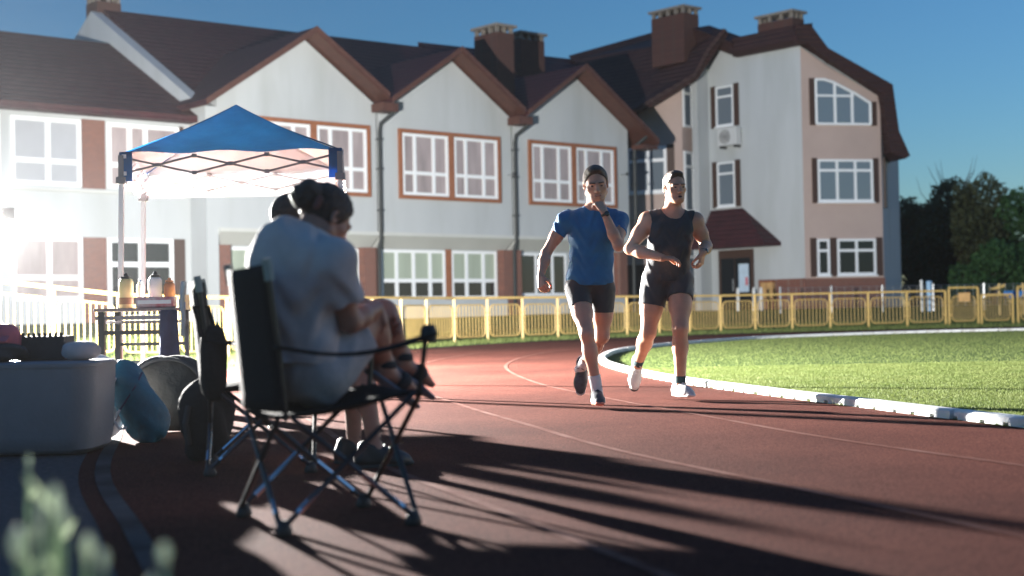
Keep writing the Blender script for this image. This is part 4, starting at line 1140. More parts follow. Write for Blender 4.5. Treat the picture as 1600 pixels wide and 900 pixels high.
class Sdf:
    """list of shapes in world space; cone / ell add, carve removes"""
    def __init__(s): s.p = []

    def cone(s, a, b, ra, rb, k=.03, flat=None, cut=None, carve=False):
        s.p.append(('c', V3(a), V3(b), ra, rb, k, flat, cut, carve)); return s

    def ell(s, c, r, F=None, k=.03, cut=None, carve=False):
        """F: 3 rows right, forward, up"""
        F = np.eye(3, dtype=np.float32) if F is None else np.array(F, dtype=np.float32)
        s.p.append(('e', V3(c), F, np.array(r, dtype=np.float32), 0, k, None, cut, carve)); return s

    def grown(s, d):
        o = Sdf()
        for q in s.p:
            q = list(q)
            if q[0] == 'c': q[3] += d; q[4] += d
            else: q[3] = q[3] + d
            o.p.append(tuple(q))
        return o

    def bounds(s):
        lo = np.full(3, 1e9); hi = -lo
        for q in s.p:
            if q[8]: continue
            if q[0] == 'c':
                r = max(q[3], q[4]) + .01
                lo = np.minimum(lo, np.minimum(q[1], q[2]) - r); hi = np.maximum(hi, np.maximum(q[1], q[2]) + r)
            else:
                r = q[3].max() + .01; lo = np.minimum(lo, q[1] - r); hi = np.maximum(hi, q[1] + r)
        return lo, hi

    def mesh(s, name, m, parent=None, h=.005, cuts=(), wob=None, base=None, clip=None):
        lo, hi = s.bounds()
        if clip is not None: lo = np.maximum(lo, clip[0]); hi = np.minimum(hi, clip[1])
        lo = lo - 2 * h; n = np.ceil((hi - lo) / h).astype(int) + 3
        ax = [(lo[i] + h * np.arange(n[i])).astype(np.float32) for i in range(3)]
        G = np.full(tuple(n), .5, dtype=np.float32)
        for q in s.p:
            k = q[5]
            if q[0] == 'c':
                r = max(q[3], q[4]) + k * 1.1 + 3 * h; b0 = np.minimum(q[1], q[2]) - r; b1 = np.maximum(q[1], q[2]) + r
            else:
                r = q[3].max() + k * 1.1 + 3 * h; b0 = q[1] - r; b1 = q[1] + r
            i0 = np.clip(np.floor((b0 - lo) / h).astype(int), 0, n); i1 = np.clip(np.ceil((b1 - lo) / h).astype(int) + 1, 0, n)
            if (i1 <= i0).any(): continue
            X = ax[0][i0[0]:i1[0]][:, None, None]; Y = ax[1][i0[1]:i1[1]][None, :, None]; Z = ax[2][i0[2]:i1[2]][None, None, :]
            if q[0] == 'c':
                a, b = q[1], q[2]; ab = b - a; L2 = max(float(ab @ ab), 1e-9)
                px_, py_, pz_ = X - a[0], Y - a[1], Z - a[2]
                t = np.clip((px_ * ab[0] + py_ * ab[1] + pz_ * ab[2]) / L2, 0, 1)
                px_ = px_ - t * ab[0]; py_ = py_ - t * ab[1]; pz_ = pz_ - t * ab[2]
                if q[6] is not None:
                    fv, fs = q[6]; dt = (px_ * fv[0] + py_ * fv[1] + pz_ * fv[2]) * (fs - 1)
                    px_ = px_ + dt * fv[0]; py_ = py_ + dt * fv[1]; pz_ = pz_ + dt * fv[2]
                d = np.sqrt(px_ * px_ + py_ * py_ + pz_ * pz_) - (q[3] + (q[4] - q[3]) * t)
            else:
                c, F, rr = q[1], q[2], q[3]
                px_, py_, pz_ = X - c[0], Y - c[1], Z - c[2]
                l = [(px_ * F[i][0] + py_ * F[i][1] + pz_ * F[i][2]) / rr[i] for i in range(3)]
                k0 = np.sqrt(l[0] ** 2 + l[1] ** 2 + l[2] ** 2)
                k1 = np.sqrt((l[0] / rr[0]) ** 2 + (l[1] / rr[1]) ** 2 + (l[2] / rr[2]) ** 2) + 1e-6
                d = k0 * (k0 - 1) / k1
            if q[7] is not None:
                for (cp, cn) in q[7]: d = np.maximum(d, (X - cp[0]) * cn[0] + (Y - cp[1]) * cn[1] + (Z - cp[2]) * cn[2])
            sl = G[i0[0]:i1[0], i0[1]:i1[1], i0[2]:i1[2]]
            if q[8]: sl[...] = -smin(-sl, d, k)
            else: sl[...] = smin(sl, d, k)
        X = ax[0][:, None, None]; Y = ax[1][None, :, None]; Z = ax[2][None, None, :]
        if wob is not None: G += wob(X, Y, Z)
        for c in cuts:
            if callable(c): G = np.maximum(G, c(X, Y, Z))
            else: G = np.maximum(G, (X - c[0][0]) * c[1][0] + (Y - c[0][1]) * c[1][1] + (Z - c[0][2]) * c[1][2])
        return nets(G, lo, h, name, m, parent, base)


def nets(G, lo, h, name, m, parent, base):
    s = G < 0
    nx, ny, nz = G.shape
    cnt = np.zeros((nx - 1, ny - 1, nz - 1), np.int8)
    for dx in (0, 1):
        for dy in (0, 1):
            for dz in (0, 1): cnt += s[dx:nx - 1 + dx, dy:ny - 1 + dy, dz:nz - 1 + dz]
    act = (cnt > 0) & (cnt < 8)
    I = np.argwhere(act)
    idx = np.full(act.shape, -1, np.int32); idx[act] = np.arange(len(I))
    P = np.zeros((len(I), 3)); W = np.zeros(len(I))
    cor = [(a, b, c) for a in (0, 1) for b in (0, 1) for c in (0, 1)]
    val = {c: G[I[:, 0] + c[0], I[:, 1] + c[1], I[:, 2] + c[2]] for c in cor}
    for c in cor:
        for a in range(3):
            if c[a] == 0:
                d = list(c); d[a] = 1; d = tuple(d)
                v0, v1 = val[c], val[d]; x = (v0 < 0) != (v1 < 0)
                t = np.where(x, v0 / np.where(x, v0 - v1, 1), 0)
                p = np.tile(np.array(c, float), (len(I), 1)); p[:, a] = t
                P += p * x[:, None]; W += x
    P = (I + P / W[:, None]) * h + lo
    quads = []
    for a in range(3):
        b, c = (a + 1) % 3, (a + 2) % 3
        s0 = np.take(s, range(0, s.shape[a] - 1), a); s1 = np.take(s, range(1, s.shape[a]), a)
        E = np.argwhere(s0 != s1)
        ok = (E[:, b] > 0) & (E[:, c] > 0) & (E[:, b] < s.shape[b] - 1) & (E[:, c] < s.shape[c] - 1); E = E[ok]
        sg = s[E[:, 0], E[:, 1], E[:, 2]]

        def cell(db, dc):
            Q = E.copy(); Q[:, b] += db; Q[:, c] += dc; return idx[Q[:, 0], Q[:, 1], Q[:, 2]]
        q = np.stack([cell(-1, -1), cell(0, -1), cell(0, 0), cell(-1, 0)], 1)
        q[~sg] = q[~sg][:, ::-1]
        quads.append(q)
    Q = np.concatenate(quads); Q = Q[(Q >= 0).all(1)]
    return mesh_np(name, P, Q, np.full(len(Q), 4), m, parent, smooth=True, base=base)


def folds(amp, f, d=(0, 0, 1), ph=0.0):
    def w(X, Y, Z):
        u = X * f + np.sin(Y * f * .7 + ph) * 1.2 + Z * f * .35
        v = Z * f * .8 + np.sin(X * f * .9 + ph * 2) * 1.5 - Y * f * .5
        return (amp * (np.sin(u + 1.3 * np.sin(v)) * .6 + np.sin(v * 1.7 + ph) * .4)).astype(np.float32)
    return w


def frame(fwd, up):
    f = unit(fwd); u = np.asarray(up, float); u = unit(u - f * (u @ f)); r = np.cross(f, u); return np.stack([r, f, u])


def hand(S, wr, d, n, thumb, curl=.35, size=1.0, spread=.0):
    """wr wrist, d towards the fingers, n out of the back of the hand, thumb +1/-1 picks the side n x d"""
    d = unit(d); n = np.asarray(n, float); n = unit(n - d * (n @ d)); sd = np.cross(d, n) * thumb
    wr = np.asarray(wr, float); z = size
    P = lambda a, b, c: wr + d * a * z + sd * b * z + n * c * z
    for b_ in (-.026, -.009, .009, .026): S.cone(P(.0, b_ * .6, 0), P(.085 - abs(b_) * .25, b_, .002), .0135 * z, .0115 * z, .010)
    for b_, L, ra in ((.030, (.040, .024, .018), .0088), (.0105, (.044, .027, .019), .0092), (-.0095, (.041, .025, .018), .0088), (-.028, (.032, .019, .016), .0078)):
        p = P(.083 - abs(b_) * .2, b_, .002); an = curl * .75; dirs = d * math.cos(an) - n * math.sin(an) + sd * b_ * spread * 6
        for k, l_ in enumerate(L):
            q = p + unit(dirs) * l_ * z
            S.cone(p, q, ra * z * (1 - .07 * k), ra * z * (.93 - .09 * k), .004)
            p = q; an += curl * 1.15; dirs = d * math.cos(an) - n * math.sin(an)
    t0 = P(.018, .022, -.004); t1 = P(.05, .046, -.016); t2 = P(.077, .044, -.03 - .012 * curl); t3 = P(.095, .034, -.038 - .02 * curl)
    S.cone(t0, t1, .0145 * z, .0115 * z, .008); S.cone(t1, t2, .0108 * z, .0095 * z, .004); S.cone(t2, t3, .0095 * z, .0078 * z, .004)


def head(S, c, F, s=1.0, mouth=0.0):
    """c eye-level middle of the head, F rows right/forward/up"""
    P = lambda r, f, u: np.asarray(c) + (F[0] * r + F[1] * f + F[2] * u) * s
    E = lambda p, rad, k=.02, **kw: S.ell(P(*p), [x * s for x in rad], F, k * s, **kw)
    E((0, -.012, .036), (.0745, .094, .083)); E((0, .028, -.025), (.060, .066, .080), .03)
    E((0, .05, -.088), (.036, .036, .028), .03)
    for g in (1, -1):
        E((g * .042, .05, -.02), (.024, .026, .02), .02)
        S.cone(P(g * .058, .0, -.055), P(g * .02, .062, -.096), .019 * s, .017 * s, .025 * s)
        E((g * .079, -.012, -.004), (.009, .018, .03), .008); E((g * .084, -.006, -.004), (.008, .009, .018), .006, carve=True)
        S.cone(P(g * .012, .091, .021), P(g * .046, .076, .017), .0095 * s, .008 * s, .012 * s)
        E((g * .031, .102, .0), (.019, .016, .0105), .008, carve=True)
        E((g * .031, .077, .0), (.013, .0125, .011), .004)
        E((g * .013, .1, -.036), (.008, .01, .0075), .006)
    S.cone(P(0, .087, .012), P(0, .111, -.03), .0085 * s, .0125 * s, .012 * s)
    E((0, .093, -.063), (.024, .010, .006), .006); E((0, .091, -.074 - mouth * .01), (.020, .010, .007), .006)
    if mouth: E((0, .1, -.069), (.014, .014, .0045 + .004 * mouth), .003, carve=True)
    return P


def face_parts(P, F, s, body, hairm, m_open=False):
    for g in (1, -1):
        S = Sdf(); S.ell(P(g * .031, .0835, -.0005), (.0095 * s, .007 * s, .0062 * s), F); S.mesh('eye', M['eye'], body, .0015)
        S = Sdf(); S.cone(P(g * .014, .1, .0195), P(g * .045, .086, .021), .0042 * s, .003 * s, .003); S.mesh('eyebrow', M[hairm], body, .0015)
    S = Sdf()
    if m_open: S.ell(P(0, .092, -.0695), (.017 * s, .009 * s, .0075 * s), F); S.mesh('mouth', M['mouth'], body, .0015)
    else: S.cone(P(-.02, .098, -.066), P(.02, .098, -.066), .004 * s, .004 * s, .003); S.mesh('lips', M['lip'], body, .0015)


def make_hair(P, F, s, body, m, line=.062, vol=.008, back=-.075):
    S = Sdf(); S.ell(P(0, -.014, .038), (np.array([.0745, .094, .083]) + vol) * s, F, .02)
    S.ell(P(0, .03, .095), (.055 * s, .06 * s, .03 * s), F, .02)
    a = P(0, .078, line); nrm = unit(F[1] * .72 - F[2] * .62)      # hairline plane over the brow
    b = P(0, -.0, back); bn = -unit(F[2])
    c = P(0, .035, .02); jag = folds(.0035, 330, ph=.2); cn = unit(F[1] * .93 - F[2] * .55)

    def cut(X, Y, Z):
        d1 = (X - a[0]) * nrm[0] + (Y - a[1]) * nrm[1] + (Z - a[2]) * nrm[2]
        d2 = (X - b[0]) * bn[0] + (Y - b[1]) * bn[1] + (Z - b[2]) * bn[2]
        d3 = (X - c[0]) * cn[0] + (Y - c[1]) * cn[1] + (Z - c[2]) * cn[2]
        return np.maximum(np.maximum(d1, d2), d3) + jag(X, Y, Z)
    return S.mesh('hair', m, body, .003, cuts=[cut], wob=folds(.0007, 260, ph=1.3))


def leg_prims(S, hip, knee, ankle, back, k=1.0, ks=.035):
    hip, knee, ankle = map(V3, (hip, knee, ankle)); t = knee - hip; sh = ankle - knee
    S.cone(hip, hip + t * .55, .086 * k, .073 * k, ks); S.cone(hip + t * .5, knee, .075 * k, .052 * k, ks)
    S.cone(knee, knee + sh * .35, .050 * k, .049 * k, .03); S.cone(knee + sh * .3, ankle, .049 * k, .034 * k, .03)
    S.ell(knee + sh * .28 + back * .022, (.046 * k, .05 * k, .105), frame(back, -sh), .03)
    S.ell(knee - unit(back) * .018, (.036 * k, .034 * k, .043), frame(back, -sh), .02)
    S.cone(ankle, ankle + unit(sh) * .03, .034 * k, .034 * k, .02)


def arm_prims(S, sh, el, wr, k=1.0):
    sh, el, wr = map(V3, (sh, el, wr)); u = el - sh; f = wr - el
    S.cone(sh, sh + u * .5, .050 * k, .048 * k, .035); S.cone(sh + u * .45, el, .048 * k, .037 * k, .025)
    S.cone(el, el + f * .35, .037 * k, .0415 * k, .02); S.cone(el + f * .33, wr, .041 * k, .0255 * k, .02)


def torso_prims(S, J, F, k=1.0):
    c, p, n = V3(J['chest']), V3(J['pelvis']), V3(J['neck']); mid = (c * .4 + p * .6)
    up = unit(c - p); F = frame(F, up)
    S.ell(c, (.150 * k, .105 * k, .185), F, .06); S.ell(c + F[2] * .09, (.135 * k, .085 * k, .1), F, .05)
    S.ell(mid, (.128 * k, .092 * k, .17), F, .06); S.ell(p + F[2] * .01, (.152 * k, .108 * k, .115), F, .05)
    for g, s_ in ((1, 'shR'), (-1, 'shL')):
        sh = V3(J[s_]); S.cone(n - F[2] * .03, sh, .05, .047 * k, .05); S.cone(c + F[2] * .06 + F[0] * g * .08, sh, .075 * k, .055 * k, .05)
        S.ell(c + F[0] * g * .068 + F[1] * .07 + F[2] * .055, (.068 * k, .035, .055), F, .03)
    return F


def shoe(parent, ankle, toe_dir, up, m_up, m_sole, L=.285, laces='milk'):
    f = unit(toe_dir); Fm = frame(f, up); r, f, u = Fm; a = V3(ankle)
    P = lambda x, y, z: a + r * x + f * y + u * z
    lowz = -.088
    S = Sdf()
    S.cone(P(0, -.055, -.04), P(0, -.045, .005), .041, .039, .02); S.cone(P(0, -.05, -.05), P(.004, L * .42, -.058), .04, .043, .03)
    S.cone(P(0, -.01, -.005), P(0, L * .3, -.045), .037, .037, .03); S.cone(P(.003, L * .38, -.058), P(-.004, L * .56, -.062), .044, .034, .03)
    S.ell(P(0, -.01, .04), (.03, .04, .035), Fm, .012, carve=True)
    sh = S.mesh('shoe', m_up, parent, .004, cuts=[(P(0, 0, lowz + .022), -u)])
    S = Sdf()
    S.cone(P(0, -.055, lowz + .012), P(0, L * .2, lowz + .012), .044, .041, .03, flat=(u, 2.0)); S.cone(P(0, L * .2, lowz + .012), P(-.003, L * .58, lowz + .02), .042, .038, .03, flat=(u, 2.2))
    S.mesh('sole', m_sole, sh, .004, cuts=[(P(0, 0, lowz + .034), u), (P(0, 0, lowz), -u)])
    mb = MB()
    for k in range(5):
        y = L * .06 + k * .024; z_ = .034 - k * .0125 - .006
        mb.tube([P(-.026, y, z_ - .014), P(0, y + .006, z_ + .003), P(.026, y, z_ - .014)], .0032, 5)
    for g in (1, -1): mb.tube([P(0, L * .05, .034), P(g * .02, L * .07, .055), P(g * .034, L * .09, .035)], .0025, 5)
    mb.build('laces', M[laces], sh, smooth=True)
    return sh


def sock(parent, knee, ankle, m, L, r=.039):
    a, k = V3(ankle), V3(knee); d = unit(k - a); S = Sdf(); S.cone(a - d * .03, a + d * L, r, r + .002 + L * .03, .01)
    return S.mesh('sock', m, parent, .003, cuts=[(a + d * L, d)], wob=folds(.0008, 180))


def watch(parent, wr, el, n, d=.03):
    w, e_ = V3(wr), V3(el); ax = unit(e_ - w); c = w + ax * d; n = unit(np.asarray(n) - ax * (np.asarray(n) @ ax)); s_ = np.cross(ax, n)
    mb = MB(); ring = [c + (n * math.cos(t) + s_ * math.sin(t)) * .031 for t in np.linspace(0, 2 * math.pi, 19)[:-1]]
    prof = MB(); k = len(ring)
    vs = [p + ax * o_ for o_ in (-.009, .009) for p in ring] + [c + (p - c) * .86 + ax * o_ for o_ in (.009, -.009) for p in ring]
    prof.add(vs, [(b * k + i, b * k + (i + 1) % k, ((b + 1) % 4) * k + (i + 1) % k, ((b + 1) % 4) * k + i) for b in range(4) for i in range(k)])
    o = prof.build('watch', M['black'], parent, smooth='auto')
    mb = MB(); mb.lathe([(.019, .0), (.019, .009), (.016, .011)], 16, c + n * .028, Matrix((s_, ax, n)).transposed().to_4x4()); mb.build('dial', M['pane_dark'], o, smooth='auto')


# ================================================================== runner in blue
def runner(name, label, J, HF, TF, skin, build):
    S = Sdf(); c = J['head']; s = build.get('hs', 1.0)
    P = head(S, c, HF, s, build.get('mouth', 0))
    n = V3(J['neck']); S.cone(P(0, -.028, -.055), n, .054 * s, .06, .03); S.cone(P(0, -.02, -.08), n - HF[2] * .02, .05, .062, .03)
    F = torso_prims(S, J, TF, build.get('tk', 1.0))
    for q in 'RL':
        arm_prims(S, J['sh' + q], J['el' + q], J['wr' + q], build.get('ak', 1.0))
        hd_ = J['hand' + q]; hand(S, J['wr' + q], hd_[0], hd_[1], hd_[2], hd_[3])
        leg_prims(S, J['hip' + q], J['knee' + q], J['ank' + q], J['back' + q], build.get('lk', 1.0))
    base = (float(J['foot'][0]), float(J['foot'][1]), 0)
    body = S.mesh(name, skin, None, .005, base=base)
    tag(body, label, 'person')
    face_parts(P, HF, s, body, 'hairdk', build.get('mouth', 0) > 0)
    make_hair(P, HF, s, body, M['hair'], build.get('line', .066), build.get('vol', .009))
    return body, F, P


up = np.array([0, 0, 1.0])
Y1 = 10.3
A1 = lambda x, y, dy=0.0: V3(at(x, y, Y1 + dy))
J1 = dict(head=A1(931, 288, -.03), neck=A1(930, 324, .02), chest=A1(926, 372, .02), pelvis=A1(921, 438, .04),
          shR=A1(884, 345, .0), shL=A1(967, 345, -.0), elR=A1(853, 396, -.02), wrR=A1(845, 432, -.14),
          elL=A1(966, 384, -.24), wrL=A1(944, 331, -.24),
          hipR=A1(902, 452, .03), kneeR=A1(917, 522, -.2), ankR=A1(933, 611, -.16),
          hipL=A1(942, 452, .05), kneeL=A1(941, 525, .06), ankL=A1(908, 574, .34), foot=A1(933, 640, -.2))
J1['handR'] = (A1(848, 452, -.19) - J1['wrR'], np.array([-.6, -.75, .1]), -1, 1.0)
J1['handL'] = (A1(929, 309, -.18) - J1['wrL'], np.array([.35, -.8, .5]), 1, 1.05)
J1['backR'] = np.array([.05, 1, 0.]); J1['backL'] = unit(np.array([-.3, .6, .7]))
HF1 = frame((.02, -.96, -.2), (-.06, -.25, 1)); TF1 = np.array([-.08, -1, -.05])
r1, F1, P1 = runner('person', 'runner in a blue t-shirt and dark half tights with his hand at his mouth', J1, HF1, TF1, M['skin2'], dict(hs=1.08, tk=1.0, ak=.97, lk=.95, line=.083))


def shirt_body(J, TF, k, grow, loose):
    S = Sdf(); torso_prims(S, J, TF, k); S = S.grown(grow)
    c, p = V3(J['chest']), V3(J['pelvis']); F = frame(TF, unit(c - p))
    S.cone(c, p - F[2] * .02, .150 * k + loose, .148 * k + loose, .05, flat=(F[1], 1.42))
    return S, F


# t-shirt
S, F = shirt_body(J1, TF1, 1.0, .012, .005)
for q in 'RL':
    sh, el = V3(J1['sh' + q]), V3(J1['el' + q]); ax_ = el - sh; ln = .4 if q == 'R' else .5
    S.cone(sh, sh + ax_ * (ln + .2), .057, .058, .025, cut=[(sh + ax_ * ln, unit(ax_))])
nk = V3(J1['neck']); hem = V3(at(921, 446, Y1))
collar = lambda X, Y, Z: .078 - np.sqrt((X - nk[0]) ** 2 + ((Y - nk[1] + .02) * .95) ** 2 + ((Z - nk[2] - .022) * .95) ** 2)
S.mesh('t_shirt', M['bluetee'], r1, .005, cuts=[(hem, -unit(np.array([.0, .0, 1]))), collar], wob=folds(.0058, 40, ph=.4))
# half tights
S = Sdf(); torso_prims(S, J1, TF1, 1.0); S.p = [q for q in S.p if q[0] == 'e'][2:4]; S = S.grown(.008)
for q, ln in (('R', .42), ('L', .5)):
    h_, kn = V3(J1['hip' + q]), V3(J1['knee' + q]); t = kn - h_
    S.cone(h_, h_ + t * (ln + .25), .094, .074, .04, cut=[(h_ + t * ln, unit(t))])
S.mesh('half_tights', M['tight'], r1, .005, cuts=[(V3(at(921, 430, Y1)), up)], wob=folds(.0012, 60, ph=2))
sock(r1, J1['kneeR'], J1['ankR'], M['sockw'], .115); sock(r1, J1['kneeL'], J1['ankL'], M['sockw'], .1)
shoe(r1, J1['ankR'] + np.array([0, 0, -.005]), (.02, -1, -.03), (0, -.03, 1), M['shoed'], M['soleo'], laces='black')
shoe(r1, J1['ankL'], A1(903, 618, .3) - J1['ankL'], (-.25, -1, -.1), M['shoed'], M['solew'], laces='black')
watch(r1, J1['wrL'], J1['elL'], np.array([.3, -1, .2]), .02)

# ================================================================== runner in the dark tank top
Y2 = 10.85
A2 = lambda x, y, dy=0.0: V3(at(x, y, Y2 + dy))
J2 = dict(head=A2(1054, 293, -.03), neck=A2(1051, 330, .02), chest=A2(1047, 370, .02), pelvis=A2(1043, 430, .03),
          shR=A2(1012, 344, .02), shL=A2(1086, 345, .02), elR=A2(984, 389, -.02), wrR=A2(1035, 403, -.2),
          elL=A2(1104, 384, .06), wrL=A2(1098, 395, -.2),
          hipR=A2(1023, 440, .03), kneeR=A2(1013, 520, -.0), ankR=A2(996, 570, .33),
          hipL=A2(1063, 440, .03), kneeL=A2(1063, 513, -.17), ankL=A2(1063, 601, -.08), foot=A2(1065, 630, -.1))
J2['handR'] = (A2(1062, 405, -.22) - J2['wrR'], np.array([0.1, -.3, 1]), -1, .55)
J2['handL'] = (A2(1094, 416, -.2) - J2['wrL'], np.array([.85, -.5, .1]), 1, .8)
J2['backR'] = unit(np.array([-.1, .75, .6])); J2['backL'] = np.array([0, 1, .1])
HF2 = frame((.3, -.96, -.05), (-.03, -.06, 1)); TF2 = np.array([-.06, -1, -.05])
r2, F2, P2 = runner('person', 'runner in a charcoal tank top and pale shoes, his mouth open', J2, HF2, TF2, M['skin'], dict(hs=1.03, tk=1.02, ak=1.12, lk=1.1, mouth=1.0, line=.086, vol=.0045))
S, F = shirt_body(J2, TF2, 1.02, .011, .004)
nk2 = V3(J2['neck'])
collar2 = lambda X, Y, Z: .088 - np.sqrt((X - nk2[0]) ** 2 + ((Y - nk2[1] + .03) * .9) ** 2 + ((Z - nk2[2] - .012) * .75) ** 2)
cut_arm = []
for q, g in (('R', 1), ('L', -1)):
    sh = V3(J2['sh' + q]); cc = sh + F[0] * g * .035 - F[2] * .03
    cut_arm.append(lambda X, Y, Z, cc=cc: .088 - np.sqrt((X - cc[0]) ** 2 + ((Y - cc[1]) * .8) ** 2 + ((Z - cc[2]) * .72) ** 2))
S.mesh('tank_top', M['tank'], r2, .005, cuts=[(V3(at(1043, 440, Y2)), -up), collar2] + cut_arm, wob=folds(.0048, 44, ph=1.4))
S = Sdf(); torso_prims(S, J2, TF2, 1.02); S.p = [q for q in S.p if q[0] == 'e'][2:4]; S = S.grown(.011)
for q, ln in (('R', .47), ('L', .37)):
    h_, kn = V3(J2['hip' + q]), V3(J2['knee' + q]); t = kn - h_
    S.cone(h_, h_ + t * (ln + .3), .106, .094, .04, cut=[(h_ + t * ln, unit(t))])
S.mesh('shorts', M['tight'], r2, .005, cuts=[(V3(at(1043, 405, Y2)), up)], wob=folds(.003, 40, ph=3))
sock(r2, J2['kneeR'], J2['ankR'], M['sockd'], .085); sock(r2, J2['kneeL'], J2['ankL'], M['sockd'], .075)
shoe(r2, J2['ankL'], (.35, -1, -.02), (.0, -.02, 1), M['shoew'], M['solew'])
shoe(r2, J2['ankR'], A2(989, 614, .28) - J2['ankR'], (-.1, -1, -.1), M['shoew'], M['soled'])
watch(r2, J2['wrL'], J2['elL'], np.array([.8, -.4, .3]), .02)

# ================================================================== woman in the camp chair
Y3 = 4.95
A3 = lambda x, y, dy=0.0: V3(at(x, y, Y3 + dy))
fw = unit(np.array([.80, .60, 0.0])); rt = np.cross(fw, up)
J3 = dict(head=A3(508, 342, .06), neck=A3(482, 382, .04), chest=A3(462, 446, .0), pelvis=A3(468, 578, .02))
J3['shR'] = A3(516, 412, -.13); J3['shL'] = A3(428, 402, .14)
J3['elR'] = A3(548, 503, -.04); J3['wrR'] = A3(588, 480, .16)
J3['elL'] = A3(500, 500, .4); J3['wrL'] = A3(586, 492, .36)
J3['hipR'] = A3(497, 588, -.04); J3['kneeR'] = A3(580, 500, .2); J3['ankR'] = A3(600, 568, .32)
J3['hipL'] = A3(485, 585, .16); J3['kneeL'] = A3(598, 492, .36); J3['ankL'] = A3(626, 556, .46)
HF3 = frame(unit(fw * .85 - up * .55 + rt * -.1), up); TF3 = fw
S = Sdf(); P3 = head(S, J3['head'], HF3, .97)
n3 = V3(J3['neck']); S.cone(P3(0, -.03, -.05), n3, .05, .056, .03)
torso_prims(S, J3, TF3, .98)
for q in 'RL':
    arm_prims(S, J3['sh' + q], J3['el' + q], J3['wr' + q], .98)
    leg_prims(S, J3['hip' + q], J3['knee' + q], J3['ank' + q], unit(-fw * .6 - up * .5), 1.0)
    a = V3(J3['ank' + q]); td = unit(fw * .8 - up * .55)
    S.cone(a, a - up * .035 - fw * .02, .034, .034, .02); S.cone(a - up * .03, a + td * .10 - up * .02, .034, .036, .03, flat=(np.cross(td, rt), 1.25)); S.cone(a + td * .10 - up * .02, a + td * .16 - up * .02, .035, .022, .03, flat=(np.cross(td, rt), 1.5))
hand(S, J3['wrR'], unit(fw * .5 - up * .7 - rt * .5), unit(fw * .6 + up * .5), 1, .7, .92)
hand(S, J3['wrL'], unit(rt * .6 + fw * .5 - up * .2), unit(fw * .6 + up * .5), -1, .7, .92)
w3 = S.mesh('person', M['skin3'], None, .005, base=(float(J3['pelvis'][0]), float(J3['pelvis'][1]), 0))
tag(w3, 'woman in grey with a hair bun sitting bent forward, her back to us', 'person')
face_parts(P3, HF3, .97, w3, 'hairdk')
# hair with a bun
S = Sdf(); S.ell(P3(0, -.014, .036), (.083, .102, .091), HF3, .03)
c_ = P3(0, .05, .03); cn = unit(HF3[1] * .9 - HF3[2] * .5); cd = P3(0, 0, -.075)
def hcut(X, Y, Z):
    return np.maximum((X - c_[0]) * cn[0] + (Y - c_[1]) * cn[1] + (Z - c_[2]) * cn[2], -((X - cd[0]) * HF3[2][0] + (Y - cd[1]) * HF3[2][1] + (Z - cd[2]) * HF3[2][2]))
hr = S.mesh('hair', M['hairdk'], w3, .004, cuts=[hcut], wob=folds(.003, 120, ph=.7))
S = Sdf(); b_ = A3(477, 306, .0); S.ell(b_, (.05, .052, .054), None, .02); S.ell(b_ + np.array([.025, 0, .018]), (.04, .045, .036), None, .02)
S.mesh('hair_bun', M['hairdk'], hr, .004, wob=folds(.005, 90, ph=2.2))
S = Sdf(); S.cone(A3(499, 310, -.04), A3(494, 322, -.05), .012, .012, .01); S.mesh('hair_tie', M['hairtie'], hr, .004)
# loose t-shirt
S = Sdf(); torso_prims(S, J3, TF3, .98); S = S.grown(.02)
c, p = V3(J3['chest']), V3(J3['pelvis']); Ft = frame(TF3, unit(c - p))
S.cone(c - Ft[1] * .02 + Ft[2] * .04, p + Ft[1] * .0 - Ft[2] * .0, .162, .174, .06, flat=(Ft[1], 1.25))
S.ell(c - Ft[1] * .05 + Ft[2] * .1, (.15, .09, .12), Ft, .06)
for q in 'RL':
    sh, el = V3(J3['sh' + q]), V3(J3['el' + q]); ax_ = el - sh
    S.cone(sh, sh + ax_ * .85, .074, .078, .05, cut=[(sh + ax_ * .64, unit(ax_))])
nk3 = n3 + HF3[2] * .03
S.mesh('t_shirt', M['greytee'], w3, .005, cuts=[(V3(A3(470, 570, 0)), -unit(up + fw * .1)), lambda X, Y, Z: .066 - np.sqrt((X - nk3[0]) ** 2 + (Y - nk3[1]) ** 2 + (Z - nk3[2]) ** 2)], wob=folds(.0085, 32, ph=5))
# shorts
S = Sdf(); torso_prims(S, J3, TF3, .98); S.p = [q for q in S.p if q[0] == 'e'][3:4]; S = S.grown(.016)
for q in 'RL':
    h_, kn = V3(J3['hip' + q]), V3(J3['knee' + q]); t = kn - h_
    S.cone(h_, h_ + t * .9, .108, .092, .04, cut=[(h_ + t * .66, unit(t))])
S.mesh('shorts', M['greyshort'], w3, .005, wob=folds(.004, 36, ph=1))
for q in 'RL':
    a = V3(J3['ank' + q]); td = unit(fw * .8 - up * .55); nn = np.cross(td, rt); nn = nn if nn[2] < 0 else -nn
    o_ = a - up * .035 + nn * .03
    S = Sdf(); S.cone(o_ - td * .035, o_ + td * .1, .04, .044, .02, flat=(nn, 3.2)); S.cone(o_ + td * .1, o_ + td * .165, .044, .036, .02, flat=(nn, 3.2))
    sn = S.mesh('sandal', M['sandal'], w3, .004)
    S = Sdf(); s0 = a + td * .085 - up * .02
    S.cone(s0 - rt * .016, s0 + rt * .016, .037, .037, .01, cut=[(s0 + td * .022, td), (s0 - td * .022, -td)])
    s1 = a - up * .005; S.cone(s1 - rt * .01, s1 + rt * .01, .042, .042, .01, cut=[(s1 + up * .014, up), (s1 - up * .014, -up)])
    S.mesh('strap', M['darkcloth'], sn, .004)

